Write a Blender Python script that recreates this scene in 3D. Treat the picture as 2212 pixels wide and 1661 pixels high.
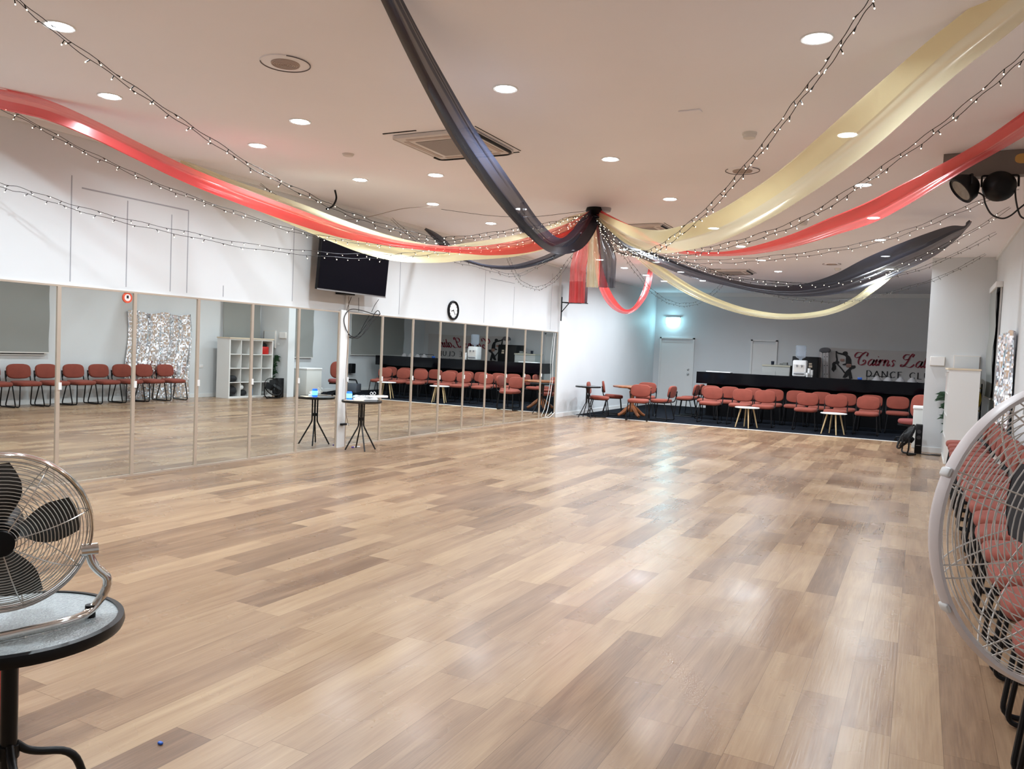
import bpy, math, random
from mathutils import Vector, Matrix, noise
random.seed(7)
PI = math.pi
for o in list(bpy.data.objects): bpy.data.objects.remove(o)
SC = bpy.context.scene
COL = SC.collection

# ------------------------------------------------------------------ camera
F_PX, YAW, PITCH, ROLL = 1714.72, 0.473473, 0.044517, 0.042548
cd = bpy.data.cameras.new('camera'); cam = bpy.data.objects.new('camera', cd); COL.objects.link(cam)
fw = Vector((-math.sin(YAW)*math.cos(PITCH), math.cos(YAW)*math.cos(PITCH), -math.sin(PITCH)))
rt = Vector((math.cos(YAW), math.sin(YAW), 0)); up = rt.cross(fw)
r2 = math.cos(ROLL)*rt + math.sin(ROLL)*up; u2 = -math.sin(ROLL)*rt + math.cos(ROLL)*up
cam.matrix_world = Matrix(((r2.x, u2.x, -fw.x, 7.3127), (r2.y, u2.y, -fw.y, 0), (r2.z, u2.z, -fw.z, 1.5), (0, 0, 0, 1)))
cd.sensor_fit = 'HORIZONTAL'; cd.sensor_width = 36; cd.lens = F_PX/2212*36; cd.clip_start = .05; cd.clip_end = 100
SC.camera = cam
# ------------------------------------------------------------------ world, exposure
w = bpy.data.worlds.new('night'); SC.world = w; w.use_nodes = True
w.node_tree.nodes['Background'].inputs[0].default_value = (.02, .025, .04, 1)
w.node_tree.nodes['Background'].inputs[1].default_value = .3
SC.view_settings.view_transform = 'Standard'; SC.view_settings.look = 'None'
SC.view_settings.gamma = 1; SC.view_settings.use_curve_mapping = False
SC.view_settings.exposure = 0.37
LAMP_W = 21.5
LAMP_COL = (.83, .925, 1.0)
# downlight grid (x, y) on the 3.4 m ceiling
LIGHTS = [(1.36, y) for y in (1.1, 2.7, 4.27, 5.88, 7.5, 9.06, 10.68, 12.25, 13.8, 15.32, 16.84, 18.4, 19.9)]
LIGHTS += [(2.38, y) for y in (1.05, 3.18, 5.36, 7.54, 9.68, 11.8, 13.89, 15.85, 17.75, 19.8)]  # last one of this row is unseen, added to brighten the back wall
LIGHTS += [(4.49, y) for y in (.9, 3.05, 5.2, 7.42, 9.51, 11.8, 13.79, 15.77, 17.77)]
LIGHTS += [(6.66, y) for y in (2.9, 5.02, 7.21, 9.27, 11.37, 13.4, 15.4, 17.48)]
CEIL = 3.405; XR = 8.38; YB = 23.6; YF = -3.0

DATA = {"RIB":{"R_red_left":[[3.356,9.808,3.32,0.019,0.048,-0.043],[3.214,9.5,3.095,0.02,0.068,-0.07],[3.069,9.186,2.947,0.007,0.07,-0.085],[2.883,8.785,2.791,-0.004,0.056,-0.077],[2.678,8.34,2.681,-0.011,0.036,-0.056],[2.51,7.977,2.631,-0.011,0.02,-0.035],[2.249,7.411,2.603,-0.012,0.014,-0.029],[2.078,7.041,2.612,-0.019,0.016,-0.037],[1.871,6.594,2.656,-0.034,0.021,-0.057],[1.658,6.132,2.745,-0.045,0.021,-0.066],[1.385,5.541,2.879,-0.049,0.018,-0.065],[1.206,5.154,2.983,-0.054,0.013,-0.065],[1.039,4.793,3.111,-0.058,0.01,-0.064],[0.883,4.456,3.235,-0.058,0.01,-0.065],[0.738,4.141,3.321,-0.058,0.018,-0.072],[0.602,3.846,3.342,-0.06,0.021,-0.076],[0.524,3.678,3.38,-0.052,0.011,-0.061]],"R_gold_left":[[3.349,9.825,3.323,0.008,0.036,-0.039],[3.142,9.586,3.159,0.018,0.081,-0.088],[2.93,9.343,2.985,0.008,0.092,-0.113],[2.597,8.961,2.822,-0.011,0.078,-0.112],[2.196,8.5,2.7,-0.017,0.058,-0.09],[2.001,8.277,2.646,-0.03,0.049,-0.09],[1.697,7.927,2.662,-0.057,0.054,-0.119],[1.438,7.63,2.721,-0.075,0.047,-0.124],[1.15,7.3,2.832,-0.082,0.038,-0.119],[0.907,7.02,2.943,-0.084,0.035,-0.116],[0.638,6.712,3.057,-0.076,0.03,-0.102],[0.41,6.45,3.157,-0.067,0.02,-0.083],[0.251,6.267,3.255,-0.053,0.01,-0.058],[0.126,6.124,3.342,-0.026,0.004,-0.029],[0.065,6.053,3.38,-0.009,0.002,-0.01]],"R_black_near":[[3.392,9.801,3.305,0.044,0.061,-0.03],[3.507,9.243,3.029,0.065,0.101,-0.06],[3.661,8.498,2.751,0.027,0.088,-0.093],[3.856,7.548,2.592,-0.043,0.038,-0.077],[4.037,6.673,2.633,-0.075,0.02,-0.056],[4.2,5.882,2.742,-0.091,0.016,-0.053],[4.332,5.239,2.858,-0.094,0.013,-0.048],[4.442,4.707,2.968,-0.089,0.009,-0.038],[4.534,4.258,3.101,-0.079,0.005,-0.028],[4.613,3.876,3.227,-0.068,0.002,-0.021],[4.681,3.547,3.347,-0.056,0.001,-0.016],[4.699,3.457,3.38,-0.05,0.0,-0.014]],"R_black_back":[[3.31,9.88,3.285,0.035,0.052,-0.028],[3.062,9.951,2.996,0.029,0.051,-0.037],[2.757,10.038,2.838,0.01,0.037,-0.041],[2.352,10.154,2.735,0.001,0.028,-0.038],[1.921,10.277,2.688,-0.005,0.017,-0.028],[1.46,10.408,2.727,-0.008,0.009,-0.02],[1.07,10.52,2.821,-0.012,0.007,-0.019],[0.814,10.593,2.926,-0.027,0.008,-0.028],[0.547,10.669,3.099,-0.055,0.01,-0.047],[0.327,10.732,3.244,-0.042,0.009,-0.038],[0.081,10.802,3.38,-0.015,0.004,-0.014]],"R_black_small":[[3.37,9.855,3.327,0.008,0.019,-0.017],[3.134,9.615,3.067,0.006,0.023,-0.024],[2.901,9.408,2.953,-0.006,0.022,-0.033],[2.757,9.287,2.999,-0.026,0.015,-0.035],[2.662,9.203,3.078,-0.045,0.008,-0.027],[2.65,9.177,3.164,-0.046,-0.001,0.001],[2.672,9.163,3.278,-0.039,-0.001,0.002],[2.666,9.137,3.38,-0.026,0.0,-0.002]],"R_gold_near":[[3.473,9.748,3.269,0.017,0.024,0.044],[3.867,9.272,3.051,0.025,0.036,0.069],[4.334,8.708,2.817,0.019,0.045,0.107],[4.852,8.082,2.667,-0.014,0.037,0.122],[5.345,7.487,2.63,-0.043,0.031,0.123],[5.752,6.997,2.657,-0.063,0.029,0.12],[6.137,6.531,2.734,-0.077,0.029,0.121],[6.422,6.188,2.821,-0.087,0.03,0.12],[6.701,5.851,2.93,-0.097,0.032,0.125],[6.94,5.562,3.042,-0.1,0.033,0.125],[7.148,5.311,3.151,-0.092,0.03,0.118],[7.332,5.09,3.241,-0.081,0.027,0.116],[7.476,4.916,3.296,-0.072,0.024,0.114],[7.606,4.758,3.346,-0.067,0.023,0.109],[7.692,4.655,3.38,-0.062,0.021,0.1]],"R_red_right":[[3.424,9.832,3.345,0.013,0.018,0.034],[3.729,9.635,3.17,0.015,0.022,0.045],[4.094,9.4,2.99,0.014,0.021,0.044],[4.542,9.111,2.761,0.005,0.012,0.027],[5.007,8.812,2.646,-0.0,0.008,0.022],[5.424,8.544,2.6,-0.003,0.008,0.026],[5.799,8.302,2.606,-0.011,0.013,0.044],[6.185,8.053,2.654,-0.021,0.019,0.063],[6.532,7.829,2.733,-0.031,0.024,0.08],[6.848,7.626,2.812,-0.039,0.026,0.087],[7.099,7.464,2.917,-0.043,0.026,0.081],[7.331,7.315,3.026,-0.038,0.022,0.07],[7.517,7.195,3.116,-0.033,0.019,0.062],[7.692,7.082,3.201,-0.035,0.02,0.063],[7.887,6.956,3.313,-0.043,0.024,0.072],[7.985,6.894,3.38,-0.045,0.024,0.069]],"R_black_right":[[3.424,9.878,3.25,0.022,0.025,0.034],[3.647,9.972,3.015,0.026,0.033,0.053],[3.934,10.093,2.843,0.019,0.032,0.064],[4.274,10.236,2.704,0.015,0.031,0.066],[4.611,10.378,2.584,0.011,0.027,0.061],[4.946,10.519,2.5,0.006,0.021,0.049],[5.388,10.705,2.415,0.002,0.02,0.05],[5.824,10.889,2.402,-0.008,0.028,0.075],[6.252,11.069,2.491,-0.037,0.044,0.12],[6.671,11.245,2.674,-0.072,0.063,0.167],[7.033,11.398,2.866,-0.074,0.06,0.158],[7.34,11.527,3.036,-0.069,0.052,0.133],[7.593,11.634,3.21,-0.045,0.032,0.081],[7.72,11.687,3.29,-0.014,0.009,0.021],[7.753,11.701,3.338,-0.022,0.011,0.017],[7.777,11.711,3.38,-0.015,0.008,0.01]],"R_gold_far":[[3.398,9.905,3.286,0.015,0.018,0.025],[3.541,10.255,3.089,0.024,0.028,0.042],[3.728,10.713,2.88,0.026,0.032,0.05],[3.926,11.199,2.685,0.03,0.039,0.065],[4.18,11.819,2.486,0.023,0.036,0.064],[4.451,12.483,2.349,0.013,0.028,0.056],[4.793,13.32,2.254,0.005,0.024,0.053],[5.221,14.369,2.252,-0.004,0.02,0.049],[5.695,15.529,2.393,-0.015,0.02,0.05],[6.081,16.477,2.65,-0.034,0.024,0.055],[6.424,17.316,3.033,-0.048,0.028,0.059],[6.716,18.031,3.38,-0.031,0.018,0.038]],"R_red_loop":[[3.411,9.873,3.28,0.018,0.02,0.002],[3.138,10.58,3.017,0.035,0.037,0.006],[2.938,11.2,2.794,0.041,0.043,0.015],[2.734,12.034,2.52,0.051,0.055,0.034],[2.637,12.76,2.332,0.035,0.046,0.053],[2.616,13.426,2.247,-0.001,0.018,0.042],[2.605,14.007,2.351,-0.035,0.008,0.031],[2.466,14.937,2.679,-0.065,0.009,0.025],[2.218,15.954,3.094,-0.062,0.008,0.012],[2.023,16.627,3.38,-0.044,0.006,0.005]]},"STR":{"S1":[[3.367,9.733,3.306,0.0,0.0,-0.0],[3.31,9.177,3.168,0.001,0.002,-0.006],[3.267,8.766,3.036,0.002,0.003,-0.012],[3.19,8.021,2.847,0.002,0.004,-0.017],[3.123,7.365,2.691,0.001,0.003,-0.017],[3.048,6.644,2.551,-0.001,0.002,-0.016],[2.993,6.11,2.545,-0.003,0.0,-0.015],[2.946,5.655,2.567,-0.004,-0.001,-0.014],[2.907,5.271,2.606,-0.005,-0.001,-0.013],[2.872,4.939,2.664,-0.005,-0.002,-0.012],[2.825,4.477,2.751,-0.005,-0.002,-0.011],[2.78,4.04,2.879,-0.005,-0.002,-0.01],[2.745,3.702,2.987,-0.005,-0.003,-0.009],[2.709,3.35,3.11,-0.005,-0.003,-0.009],[2.672,2.999,3.242,-0.005,-0.003,-0.008],[2.647,2.758,3.359,-0.005,-0.003,-0.007],[2.641,2.695,3.38,-0.004,-0.002,-0.008]],"S2":[[3.355,9.813,3.308,0.0,0.0,-0.0],[3.209,9.545,3.203,0.002,0.001,-0.004],[3.115,9.372,3.061,0.004,0.003,-0.008],[2.924,9.02,2.886,0.004,0.004,-0.013],[2.801,8.793,2.806,0.002,0.003,-0.014],[2.621,8.462,2.72,0.001,0.002,-0.014],[2.43,8.109,2.661,-0.0,0.002,-0.014],[2.139,7.573,2.617,-0.001,0.001,-0.013],[1.868,7.073,2.596,-0.001,0.001,-0.013],[1.642,6.657,2.598,-0.002,0.0,-0.012],[1.445,6.294,2.633,-0.003,-0.0,-0.012],[1.145,5.741,2.753,-0.003,-0.001,-0.011],[0.864,5.224,2.889,-0.003,-0.001,-0.01],[0.678,4.88,3.012,-0.004,-0.002,-0.01],[0.496,4.546,3.146,-0.004,-0.002,-0.009],[0.314,4.21,3.307,-0.004,-0.002,-0.009],[0.201,4.001,3.38,-0.003,-0.001,-0.009]],"S3":[[3.362,9.828,3.299,0.0,0.0,-0.0],[3.215,9.566,3.165,0.003,0.002,-0.008],[2.917,9.035,2.877,0.004,0.004,-0.015],[2.609,8.484,2.723,0.002,0.004,-0.023],[2.377,8.071,2.651,0.001,0.004,-0.024],[2.266,7.873,2.601,0.002,0.005,-0.024],[2.107,7.588,2.536,0.002,0.004,-0.023],[1.964,7.334,2.48,0.001,0.004,-0.023],[1.831,7.096,2.453,-0.001,0.002,-0.023],[1.56,6.613,2.423,-0.002,0.001,-0.022],[1.19,5.953,2.43,-0.003,0.0,-0.021],[0.871,5.383,2.49,-0.003,-0.0,-0.02],[0.64,4.972,2.542,-0.004,-0.001,-0.019],[0.419,4.577,2.619,-0.004,-0.002,-0.018],[0.258,4.29,2.696,-0.004,-0.002,-0.018],[0.157,4.111,2.726,-0.004,-0.001,-0.018],[0.06,3.937,2.755,-0.004,-0.001,-0.017]],"S4":[[3.337,9.826,3.311,0.0,0.0,-0.0],[2.874,9.458,3.039,0.001,0.001,-0.005],[2.314,9.014,2.835,0.001,0.002,-0.009],[1.976,8.745,2.806,-0.001,0.001,-0.009],[1.651,8.488,2.813,-0.001,0.001,-0.009],[1.328,8.231,2.82,-0.001,0.001,-0.009],[1.063,8.021,2.826,-0.002,0.0,-0.009],[0.764,7.784,2.913,-0.003,-0.001,-0.008],[0.398,7.494,3.111,-0.004,-0.002,-0.008],[0.06,7.225,3.369,-0.004,-0.002,-0.007]],"S5":[[3.469,9.728,3.254,0.0,0.0,0.0],[3.784,9.256,3.022,0.007,0.002,0.007],[4.196,8.641,2.743,0.012,0.002,0.014],[4.511,8.169,2.588,0.007,-0.001,0.024],[4.837,7.681,2.52,-0.005,-0.005,0.022],[5.17,7.183,2.536,-0.011,-0.006,0.018],[5.452,6.761,2.594,-0.012,-0.006,0.015],[5.845,6.175,2.701,-0.012,-0.005,0.012],[6.137,5.737,2.836,-0.012,-0.005,0.01],[6.411,5.327,2.98,-0.011,-0.004,0.009],[6.571,5.088,3.085,-0.011,-0.004,0.008],[6.735,4.843,3.164,-0.01,-0.004,0.007],[6.877,4.63,3.276,-0.01,-0.003,0.006],[6.98,4.476,3.35,-0.009,-0.003,0.006],[7.022,4.414,3.38,-0.009,-0.003,0.006]],"S6":[[3.418,9.822,3.271,0.0,0.0,0.0],[3.56,9.681,3.065,0.008,0.002,0.006],[3.875,9.366,2.809,0.011,0.002,0.017],[4.244,8.999,2.682,0.005,-0.002,0.027],[4.658,8.586,2.613,0.0,-0.003,0.025],[5.079,8.167,2.573,-0.003,-0.004,0.024],[5.567,7.681,2.565,-0.004,-0.004,0.021],[5.981,7.268,2.59,-0.006,-0.004,0.019],[6.377,6.873,2.65,-0.008,-0.004,0.017],[6.781,6.47,2.797,-0.009,-0.004,0.014],[7.123,6.13,2.956,-0.009,-0.003,0.012],[7.375,5.879,3.088,-0.009,-0.003,0.011],[7.596,5.659,3.23,-0.009,-0.003,0.01],[7.742,5.513,3.333,-0.009,-0.002,0.01],[7.809,5.446,3.38,-0.009,-0.002,0.009]],"S7":[[3.404,9.859,3.266,0.0,0.0,0.0],[3.7,9.848,2.846,0.006,0.001,0.008],[4.021,9.836,2.791,0.003,-0.002,0.02],[4.374,9.822,2.737,0.004,-0.002,0.023],[4.705,9.81,2.685,0.002,-0.002,0.023],[5.152,9.793,2.677,-0.001,-0.003,0.022],[5.626,9.775,2.702,-0.002,-0.003,0.022],[6.192,9.753,2.76,-0.003,-0.003,0.021],[6.724,9.733,2.851,-0.005,-0.003,0.02],[7.142,9.717,2.98,-0.007,-0.003,0.019],[7.538,9.702,3.146,-0.008,-0.003,0.018],[7.839,9.691,3.276,-0.007,-0.003,0.018],[8.103,9.681,3.38,-0.007,-0.003,0.017]],"S8":[[3.403,9.865,3.255,0.0,0.0,0.0],[3.608,9.907,2.976,0.004,0.001,0.006],[4.088,10.006,2.829,0.004,-0.001,0.014],[4.515,10.093,2.726,0.004,-0.001,0.014],[5.042,10.202,2.557,0.004,-0.001,0.014],[5.55,10.306,2.479,0.002,-0.001,0.014],[6.137,10.427,2.45,-0.001,-0.001,0.014],[6.792,10.562,2.591,-0.004,-0.002,0.013],[7.147,10.635,2.756,-0.006,-0.002,0.012],[7.715,10.751,3.076,-0.007,-0.001,0.012],[8.129,10.837,3.38,-0.008,-0.001,0.011]],"S9":[[3.4,9.872,3.256,0.0,0.0,0.0],[3.592,9.992,2.928,0.004,0.001,0.007],[4.118,10.317,2.819,0.004,-0.001,0.015],[4.552,10.586,2.71,0.004,-0.001,0.015],[5.1,10.925,2.569,0.003,-0.001,0.015],[5.648,11.265,2.545,0.001,-0.001,0.016],[6.222,11.62,2.547,-0.001,-0.001,0.016],[6.828,11.996,2.688,-0.004,-0.002,0.015],[7.434,12.371,2.932,-0.007,-0.002,0.014],[8.135,12.805,3.38,-0.008,-0.002,0.014]],"S10":[[3.397,9.879,3.245,0.0,0.0,0.0],[3.567,10.067,2.877,0.003,0.0,0.005],[4.134,10.694,2.821,0.003,-0.001,0.012],[4.681,11.298,2.678,0.004,-0.0,0.012],[5.073,11.731,2.535,0.004,-0.0,0.013],[5.484,12.185,2.428,0.002,-0.001,0.013],[6.117,12.885,2.424,-0.0,-0.001,0.014],[6.551,13.365,2.527,-0.003,-0.001,0.014],[7.118,13.991,2.747,-0.005,-0.001,0.014],[7.584,14.507,2.979,-0.007,-0.001,0.013],[8.156,15.138,3.38,-0.008,-0.001,0.013]],"S11":[[3.415,9.872,3.219,0.0,0.0,0.0],[3.4,10.309,3.113,0.008,0.002,0.007],[3.382,11.095,2.933,0.015,0.004,0.013],[3.346,12.023,2.702,0.016,0.004,0.014],[3.329,12.58,2.569,0.014,0.003,0.017],[3.354,13.359,2.454,0.01,0.001,0.022],[3.418,14.202,2.433,0.001,-0.001,0.025],[3.487,15.148,2.553,-0.011,-0.004,0.024],[3.511,16.397,2.879,-0.019,-0.006,0.02],[3.468,17.95,3.38,-0.023,-0.007,0.02]],"S12":[[3.348,9.839,3.246,0.0,0.0,-0.0],[2.91,10.484,2.976,0.011,0.006,-0.006],[2.612,10.846,2.84,0.015,0.008,-0.012],[2.172,11.386,2.635,0.013,0.007,-0.016],[1.642,11.892,2.527,0.002,0.003,-0.023],[1.065,12.399,2.666,-0.013,-0.005,-0.02],[0.571,12.98,2.974,-0.02,-0.009,-0.012],[0.06,13.681,3.367,-0.022,-0.01,-0.01]],"S13":[[3.325,9.86,3.281,0.0,0.0,-0.0],[3.034,9.86,2.984,0.006,0.003,-0.006],[2.785,9.86,2.765,0.008,0.005,-0.012],[2.41,9.859,2.567,0.005,0.004,-0.014],[2.145,9.859,2.53,-0.002,0.001,-0.016],[1.725,9.859,2.637,-0.004,-0.0,-0.016],[1.205,9.858,2.755,-0.005,-0.001,-0.016],[0.674,9.858,2.986,-0.008,-0.003,-0.015],[0.454,9.858,3.128,-0.01,-0.004,-0.014],[0.107,9.858,3.38,-0.01,-0.005,-0.014]],"C1":[[3.29,9.836,3.369,0.0,0.0,-0.0],[3.047,9.772,3.338,0.001,0.002,-0.009],[2.57,9.647,3.286,-0.0,0.002,-0.009],[2.024,9.503,3.295,-0.001,0.001,-0.009],[1.328,9.32,3.38,-0.001,0.001,-0.009]]},"TVC":[[[0.06,9.029,2.143],[0.06,8.967,2.021],[0.06,8.943,1.95]],[[0.06,9.195,2.149],[0.06,9.206,1.949]],[[0.06,9.67,2.157],[0.06,9.576,2.062],[0.06,9.508,1.958]],[[0.06,9.719,1.94],[0.06,9.569,1.931],[0.06,9.276,1.967],[0.06,9.052,1.971],[0.06,8.932,1.915],[0.06,8.884,1.791],[0.06,8.988,1.622],[0.06,9.185,1.558],[0.06,9.322,1.634],[0.06,9.458,1.802],[0.06,9.597,1.955],[0.06,9.671,1.988],[0.06,9.719,1.94]],[[0.06,9.719,1.94],[0.06,9.545,1.824],[0.06,9.406,1.691],[0.06,9.295,1.607],[0.06,9.142,1.575],[0.06,8.989,1.605]]],"SIL":[[[5.209,1.817],[5.249,1.829],[5.272,1.793],[5.364,1.779],[5.417,1.764],[5.411,1.724],[5.367,1.727],[5.274,1.754],[5.226,1.773]],[[5.395,1.754],[5.403,1.802],[5.452,1.83],[5.513,1.82],[5.529,1.781],[5.524,1.733],[5.58,1.696],[5.625,1.611],[5.644,1.45],[5.734,1.454],[5.75,1.411],[5.719,1.366],[5.66,1.353],[5.632,1.308],[5.657,1.222],[5.689,1.089],[5.605,1.084],[5.576,1.174],[5.552,1.129],[5.503,1.099],[5.432,1.106],[5.468,1.19],[5.503,1.279],[5.588,1.371],[5.584,1.447],[5.494,1.442],[5.413,1.45],[5.411,1.476],[5.491,1.501],[5.487,1.671],[5.459,1.702],[5.407,1.722]],[[5.218,1.773],[5.246,1.779],[5.28,1.64],[5.295,1.553],[5.333,1.533],[5.308,1.466],[5.397,1.372],[5.484,1.268],[5.513,1.21],[5.459,1.234],[5.389,1.328],[5.292,1.433],[5.255,1.475],[5.229,1.463],[5.259,1.399],[5.258,1.322],[5.213,1.282],[5.201,1.238],[5.157,1.288],[5.135,1.316],[5.151,1.393],[5.147,1.481],[5.185,1.526],[5.231,1.537],[5.244,1.595],[5.228,1.66]]],"PARC":[[[7.644,8.05,3.049],[7.711,8.05,3.009],[7.734,8.05,2.934],[7.784,8.05,2.844],[7.862,8.05,2.805],[7.923,8.05,2.824],[7.982,8.05,2.88],[8.04,8.05,2.935]],[[7.946,8.05,3.069],[7.959,8.05,2.953],[7.998,8.05,2.822],[8.061,8.05,2.788]]],"PAR":[[7.572,8.05,3.085],[7.833,8.05,3.079]],"CAB2":[[1.26,8.943,3.36]],"CABL":[[0.107,16.4,0.021]]}


# ------------------------------------------------------------------ materials
MATS = {}
def nn(nt, t, **k):
    n = nt.nodes.new(t)
    for a, b in k.items(): setattr(n, a, b)
    return n
def mat(name, col, rough=.5, metal=0, spec=.5, emit=None, es=0, alpha=1, bump=0, bscale=40, var=0, vscale=8, coat=0, sheen=0, trans=0, ior=1.45):
    if name in MATS: return MATS[name]
    m = bpy.data.materials.new(name); m.use_nodes = True; nt = m.node_tree
    b = nt.nodes['Principled BSDF']; L = nt.links
    b.inputs['Base Color'].default_value = (*col, 1); b.inputs['Roughness'].default_value = rough
    b.inputs['Metallic'].default_value = metal; b.inputs['Specular IOR Level'].default_value = spec
    b.inputs['Coat Weight'].default_value = coat; b.inputs['Sheen Weight'].default_value = sheen
    b.inputs['Transmission Weight'].default_value = trans; b.inputs['IOR'].default_value = ior
    b.inputs['Alpha'].default_value = alpha
    if emit: b.inputs['Emission Color'].default_value = (*emit, 1); b.inputs['Emission Strength'].default_value = es
    tc = nn(nt, 'ShaderNodeTexCoord')
    if var:
        no = nn(nt, 'ShaderNodeTexNoise'); no.inputs['Scale'].default_value = vscale; no.inputs['Detail'].default_value = 4
        L.new(tc.outputs['Object'], no.inputs['Vector'])
        mr = nn(nt, 'ShaderNodeMapRange'); mr.inputs['From Min'].default_value = .3; mr.inputs['From Max'].default_value = .7
        mr.inputs['To Min'].default_value = 1-var; mr.inputs['To Max'].default_value = 1+var*.4
        L.new(no.outputs['Fac'], mr.inputs['Value'])
        mx = nn(nt, 'ShaderNodeVectorMath', operation='SCALE'); mx.inputs[0].default_value = col
        L.new(mr.outputs[0], mx.inputs['Scale']); L.new(mx.outputs[0], b.inputs['Base Color'])
    if bump:
        no = nn(nt, 'ShaderNodeTexNoise'); no.inputs['Scale'].default_value = bscale; no.inputs['Detail'].default_value = 3
        L.new(tc.outputs['Object'], no.inputs['Vector'])
        bp = nn(nt, 'ShaderNodeBump'); bp.inputs['Strength'].default_value = bump; bp.inputs['Distance'].default_value = .01
        L.new(no.outputs['Fac'], bp.inputs['Height']); L.new(bp.outputs[0], b.inputs['Normal'])
    MATS[name] = m; return m

def floor_mat():
    m = bpy.data.materials.new('wood_planks'); m.use_nodes = True; nt = m.node_tree; L = nt.links
    b = nt.nodes['Principled BSDF']; tc = nn(nt, 'ShaderNodeTexCoord'); sp = nn(nt, 'ShaderNodeSeparateXYZ')
    L.new(tc.outputs['Object'], sp.inputs[0])
    def ma(op, a, b_=None, c=None):
        n = nn(nt, 'ShaderNodeMath', operation=op)
        for i, v in enumerate((a, b_, c)):
            if v is None: continue
            if isinstance(v, (int, float)): n.inputs[i].default_value = v
            else: L.new(v, n.inputs[i])
        return n.outputs[0]
    PW, PL = .187, 1.22
    u = ma('DIVIDE', sp.outputs[0], PW); row = ma('FLOOR', u); fu = ma('FRACT', u)
    wn = nn(nt, 'ShaderNodeTexWhiteNoise', noise_dimensions='1D'); L.new(row, wn.inputs['W'])
    v = ma('ADD', ma('DIVIDE', sp.outputs[1], PL), wn.outputs['Value']); cc = ma('FLOOR', v); fv = ma('FRACT', v)
    cb = nn(nt, 'ShaderNodeCombineXYZ'); L.new(row, cb.inputs[0]); L.new(cc, cb.inputs[1])
    w2 = nn(nt, 'ShaderNodeTexWhiteNoise', noise_dimensions='2D'); L.new(cb.outputs[0], w2.inputs['Vector'])
    # grain coordinates, shifted per plank
    off = nn(nt, 'ShaderNodeVectorMath', operation='MULTIPLY'); L.new(w2.outputs['Color'], off.inputs[0]); off.inputs[1].default_value = (37, 53, 0)
    ad = nn(nt, 'ShaderNodeVectorMath', operation='ADD'); L.new(tc.outputs['Object'], ad.inputs[0]); L.new(off.outputs[0], ad.inputs[1])
    mp = nn(nt, 'ShaderNodeMapping'); L.new(ad.outputs[0], mp.inputs[0]); mp.inputs['Scale'].default_value = (9, .9, 1)
    n1 = nn(nt, 'ShaderNodeTexNoise'); L.new(mp.outputs[0], n1.inputs['Vector']); n1.inputs['Scale'].default_value = 1.3; n1.inputs['Detail'].default_value = 5; n1.inputs['Distortion'].default_value = .8
    mp2 = nn(nt, 'ShaderNodeMapping'); L.new(ad.outputs[0], mp2.inputs[0]); mp2.inputs['Scale'].default_value = (70, 2.2, 1)
    n2 = nn(nt, 'ShaderNodeTexNoise'); L.new(mp2.outputs[0], n2.inputs['Vector']); n2.inputs['Scale'].default_value = 1.6; n2.inputs['Detail'].default_value = 6
    t = ma('ADD', ma('ADD', ma('MULTIPLY', w2.outputs['Value'], .42), .05), ma('MULTIPLY', n1.outputs['Fac'], .62))
    t = ma('ADD', t, ma('MULTIPLY', ma('SUBTRACT', n2.outputs['Fac'], .5), .35))
    cr = nn(nt, 'ShaderNodeValToRGB'); L.new(t, cr.inputs[0]); e = cr.color_ramp.elements
    stops = [(.12, (.120, .068, .041)), (.34, (.185, .108, .063)), (.52, (.265, .161, .094)), (.72, (.345, .224, .132)), (.95, (.43, .297, .178))]
    e[0].position, e[0].color = stops[0][0], (*stops[0][1], 1); e[1].position, e[1].color = stops[-1][0], (*stops[-1][1], 1)
    for p, c in stops[1:-1]: q = e.new(p); q.color = (*c, 1)
    # seams
    s1 = ma('MINIMUM', fu, ma('SUBTRACT', 1.0, fu)); s1 = ma('MULTIPLY', s1, PW)
    s2 = ma('MINIMUM', fv, ma('SUBTRACT', 1.0, fv)); s2 = ma('MULTIPLY', s2, PL)
    sm = ma('MINIMUM', s1, s2); sm = ma('LESS_THAN', sm, .0011)
    mix = nn(nt, 'ShaderNodeMixRGB', blend_type='MULTIPLY'); L.new(cr.outputs[0], mix.inputs[1]); mix.inputs[2].default_value = (.55, .5, .45, 1)
    L.new(sm, mix.inputs[0]); L.new(mix.outputs[0], b.inputs['Base Color'])
    n3 = nn(nt, 'ShaderNodeTexNoise'); L.new(tc.outputs['Object'], n3.inputs['Vector']); n3.inputs['Scale'].default_value = 1.1; n3.inputs['Detail'].default_value = 5
    mr = nn(nt, 'ShaderNodeMapRange'); L.new(n3.outputs['Fac'], mr.inputs[0]); mr.inputs['From Min'].default_value = .3; mr.inputs['From Max'].default_value = .7
    mr.inputs['To Min'].default_value = .2; mr.inputs['To Max'].default_value = .36
    L.new(mr.outputs[0], b.inputs['Roughness'])
    b.inputs['Specular IOR Level'].default_value = .38
    bp = nn(nt, 'ShaderNodeBump'); bp.inputs['Strength'].default_value = .12; bp.inputs['Distance'].default_value = .004
    L.new(ma('SUBTRACT', n2.outputs['Fac'], ma('MULTIPLY', sm, 1.2)), bp.inputs['Height']); L.new(bp.outputs[0], b.inputs['Normal'])
    return m

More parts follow.
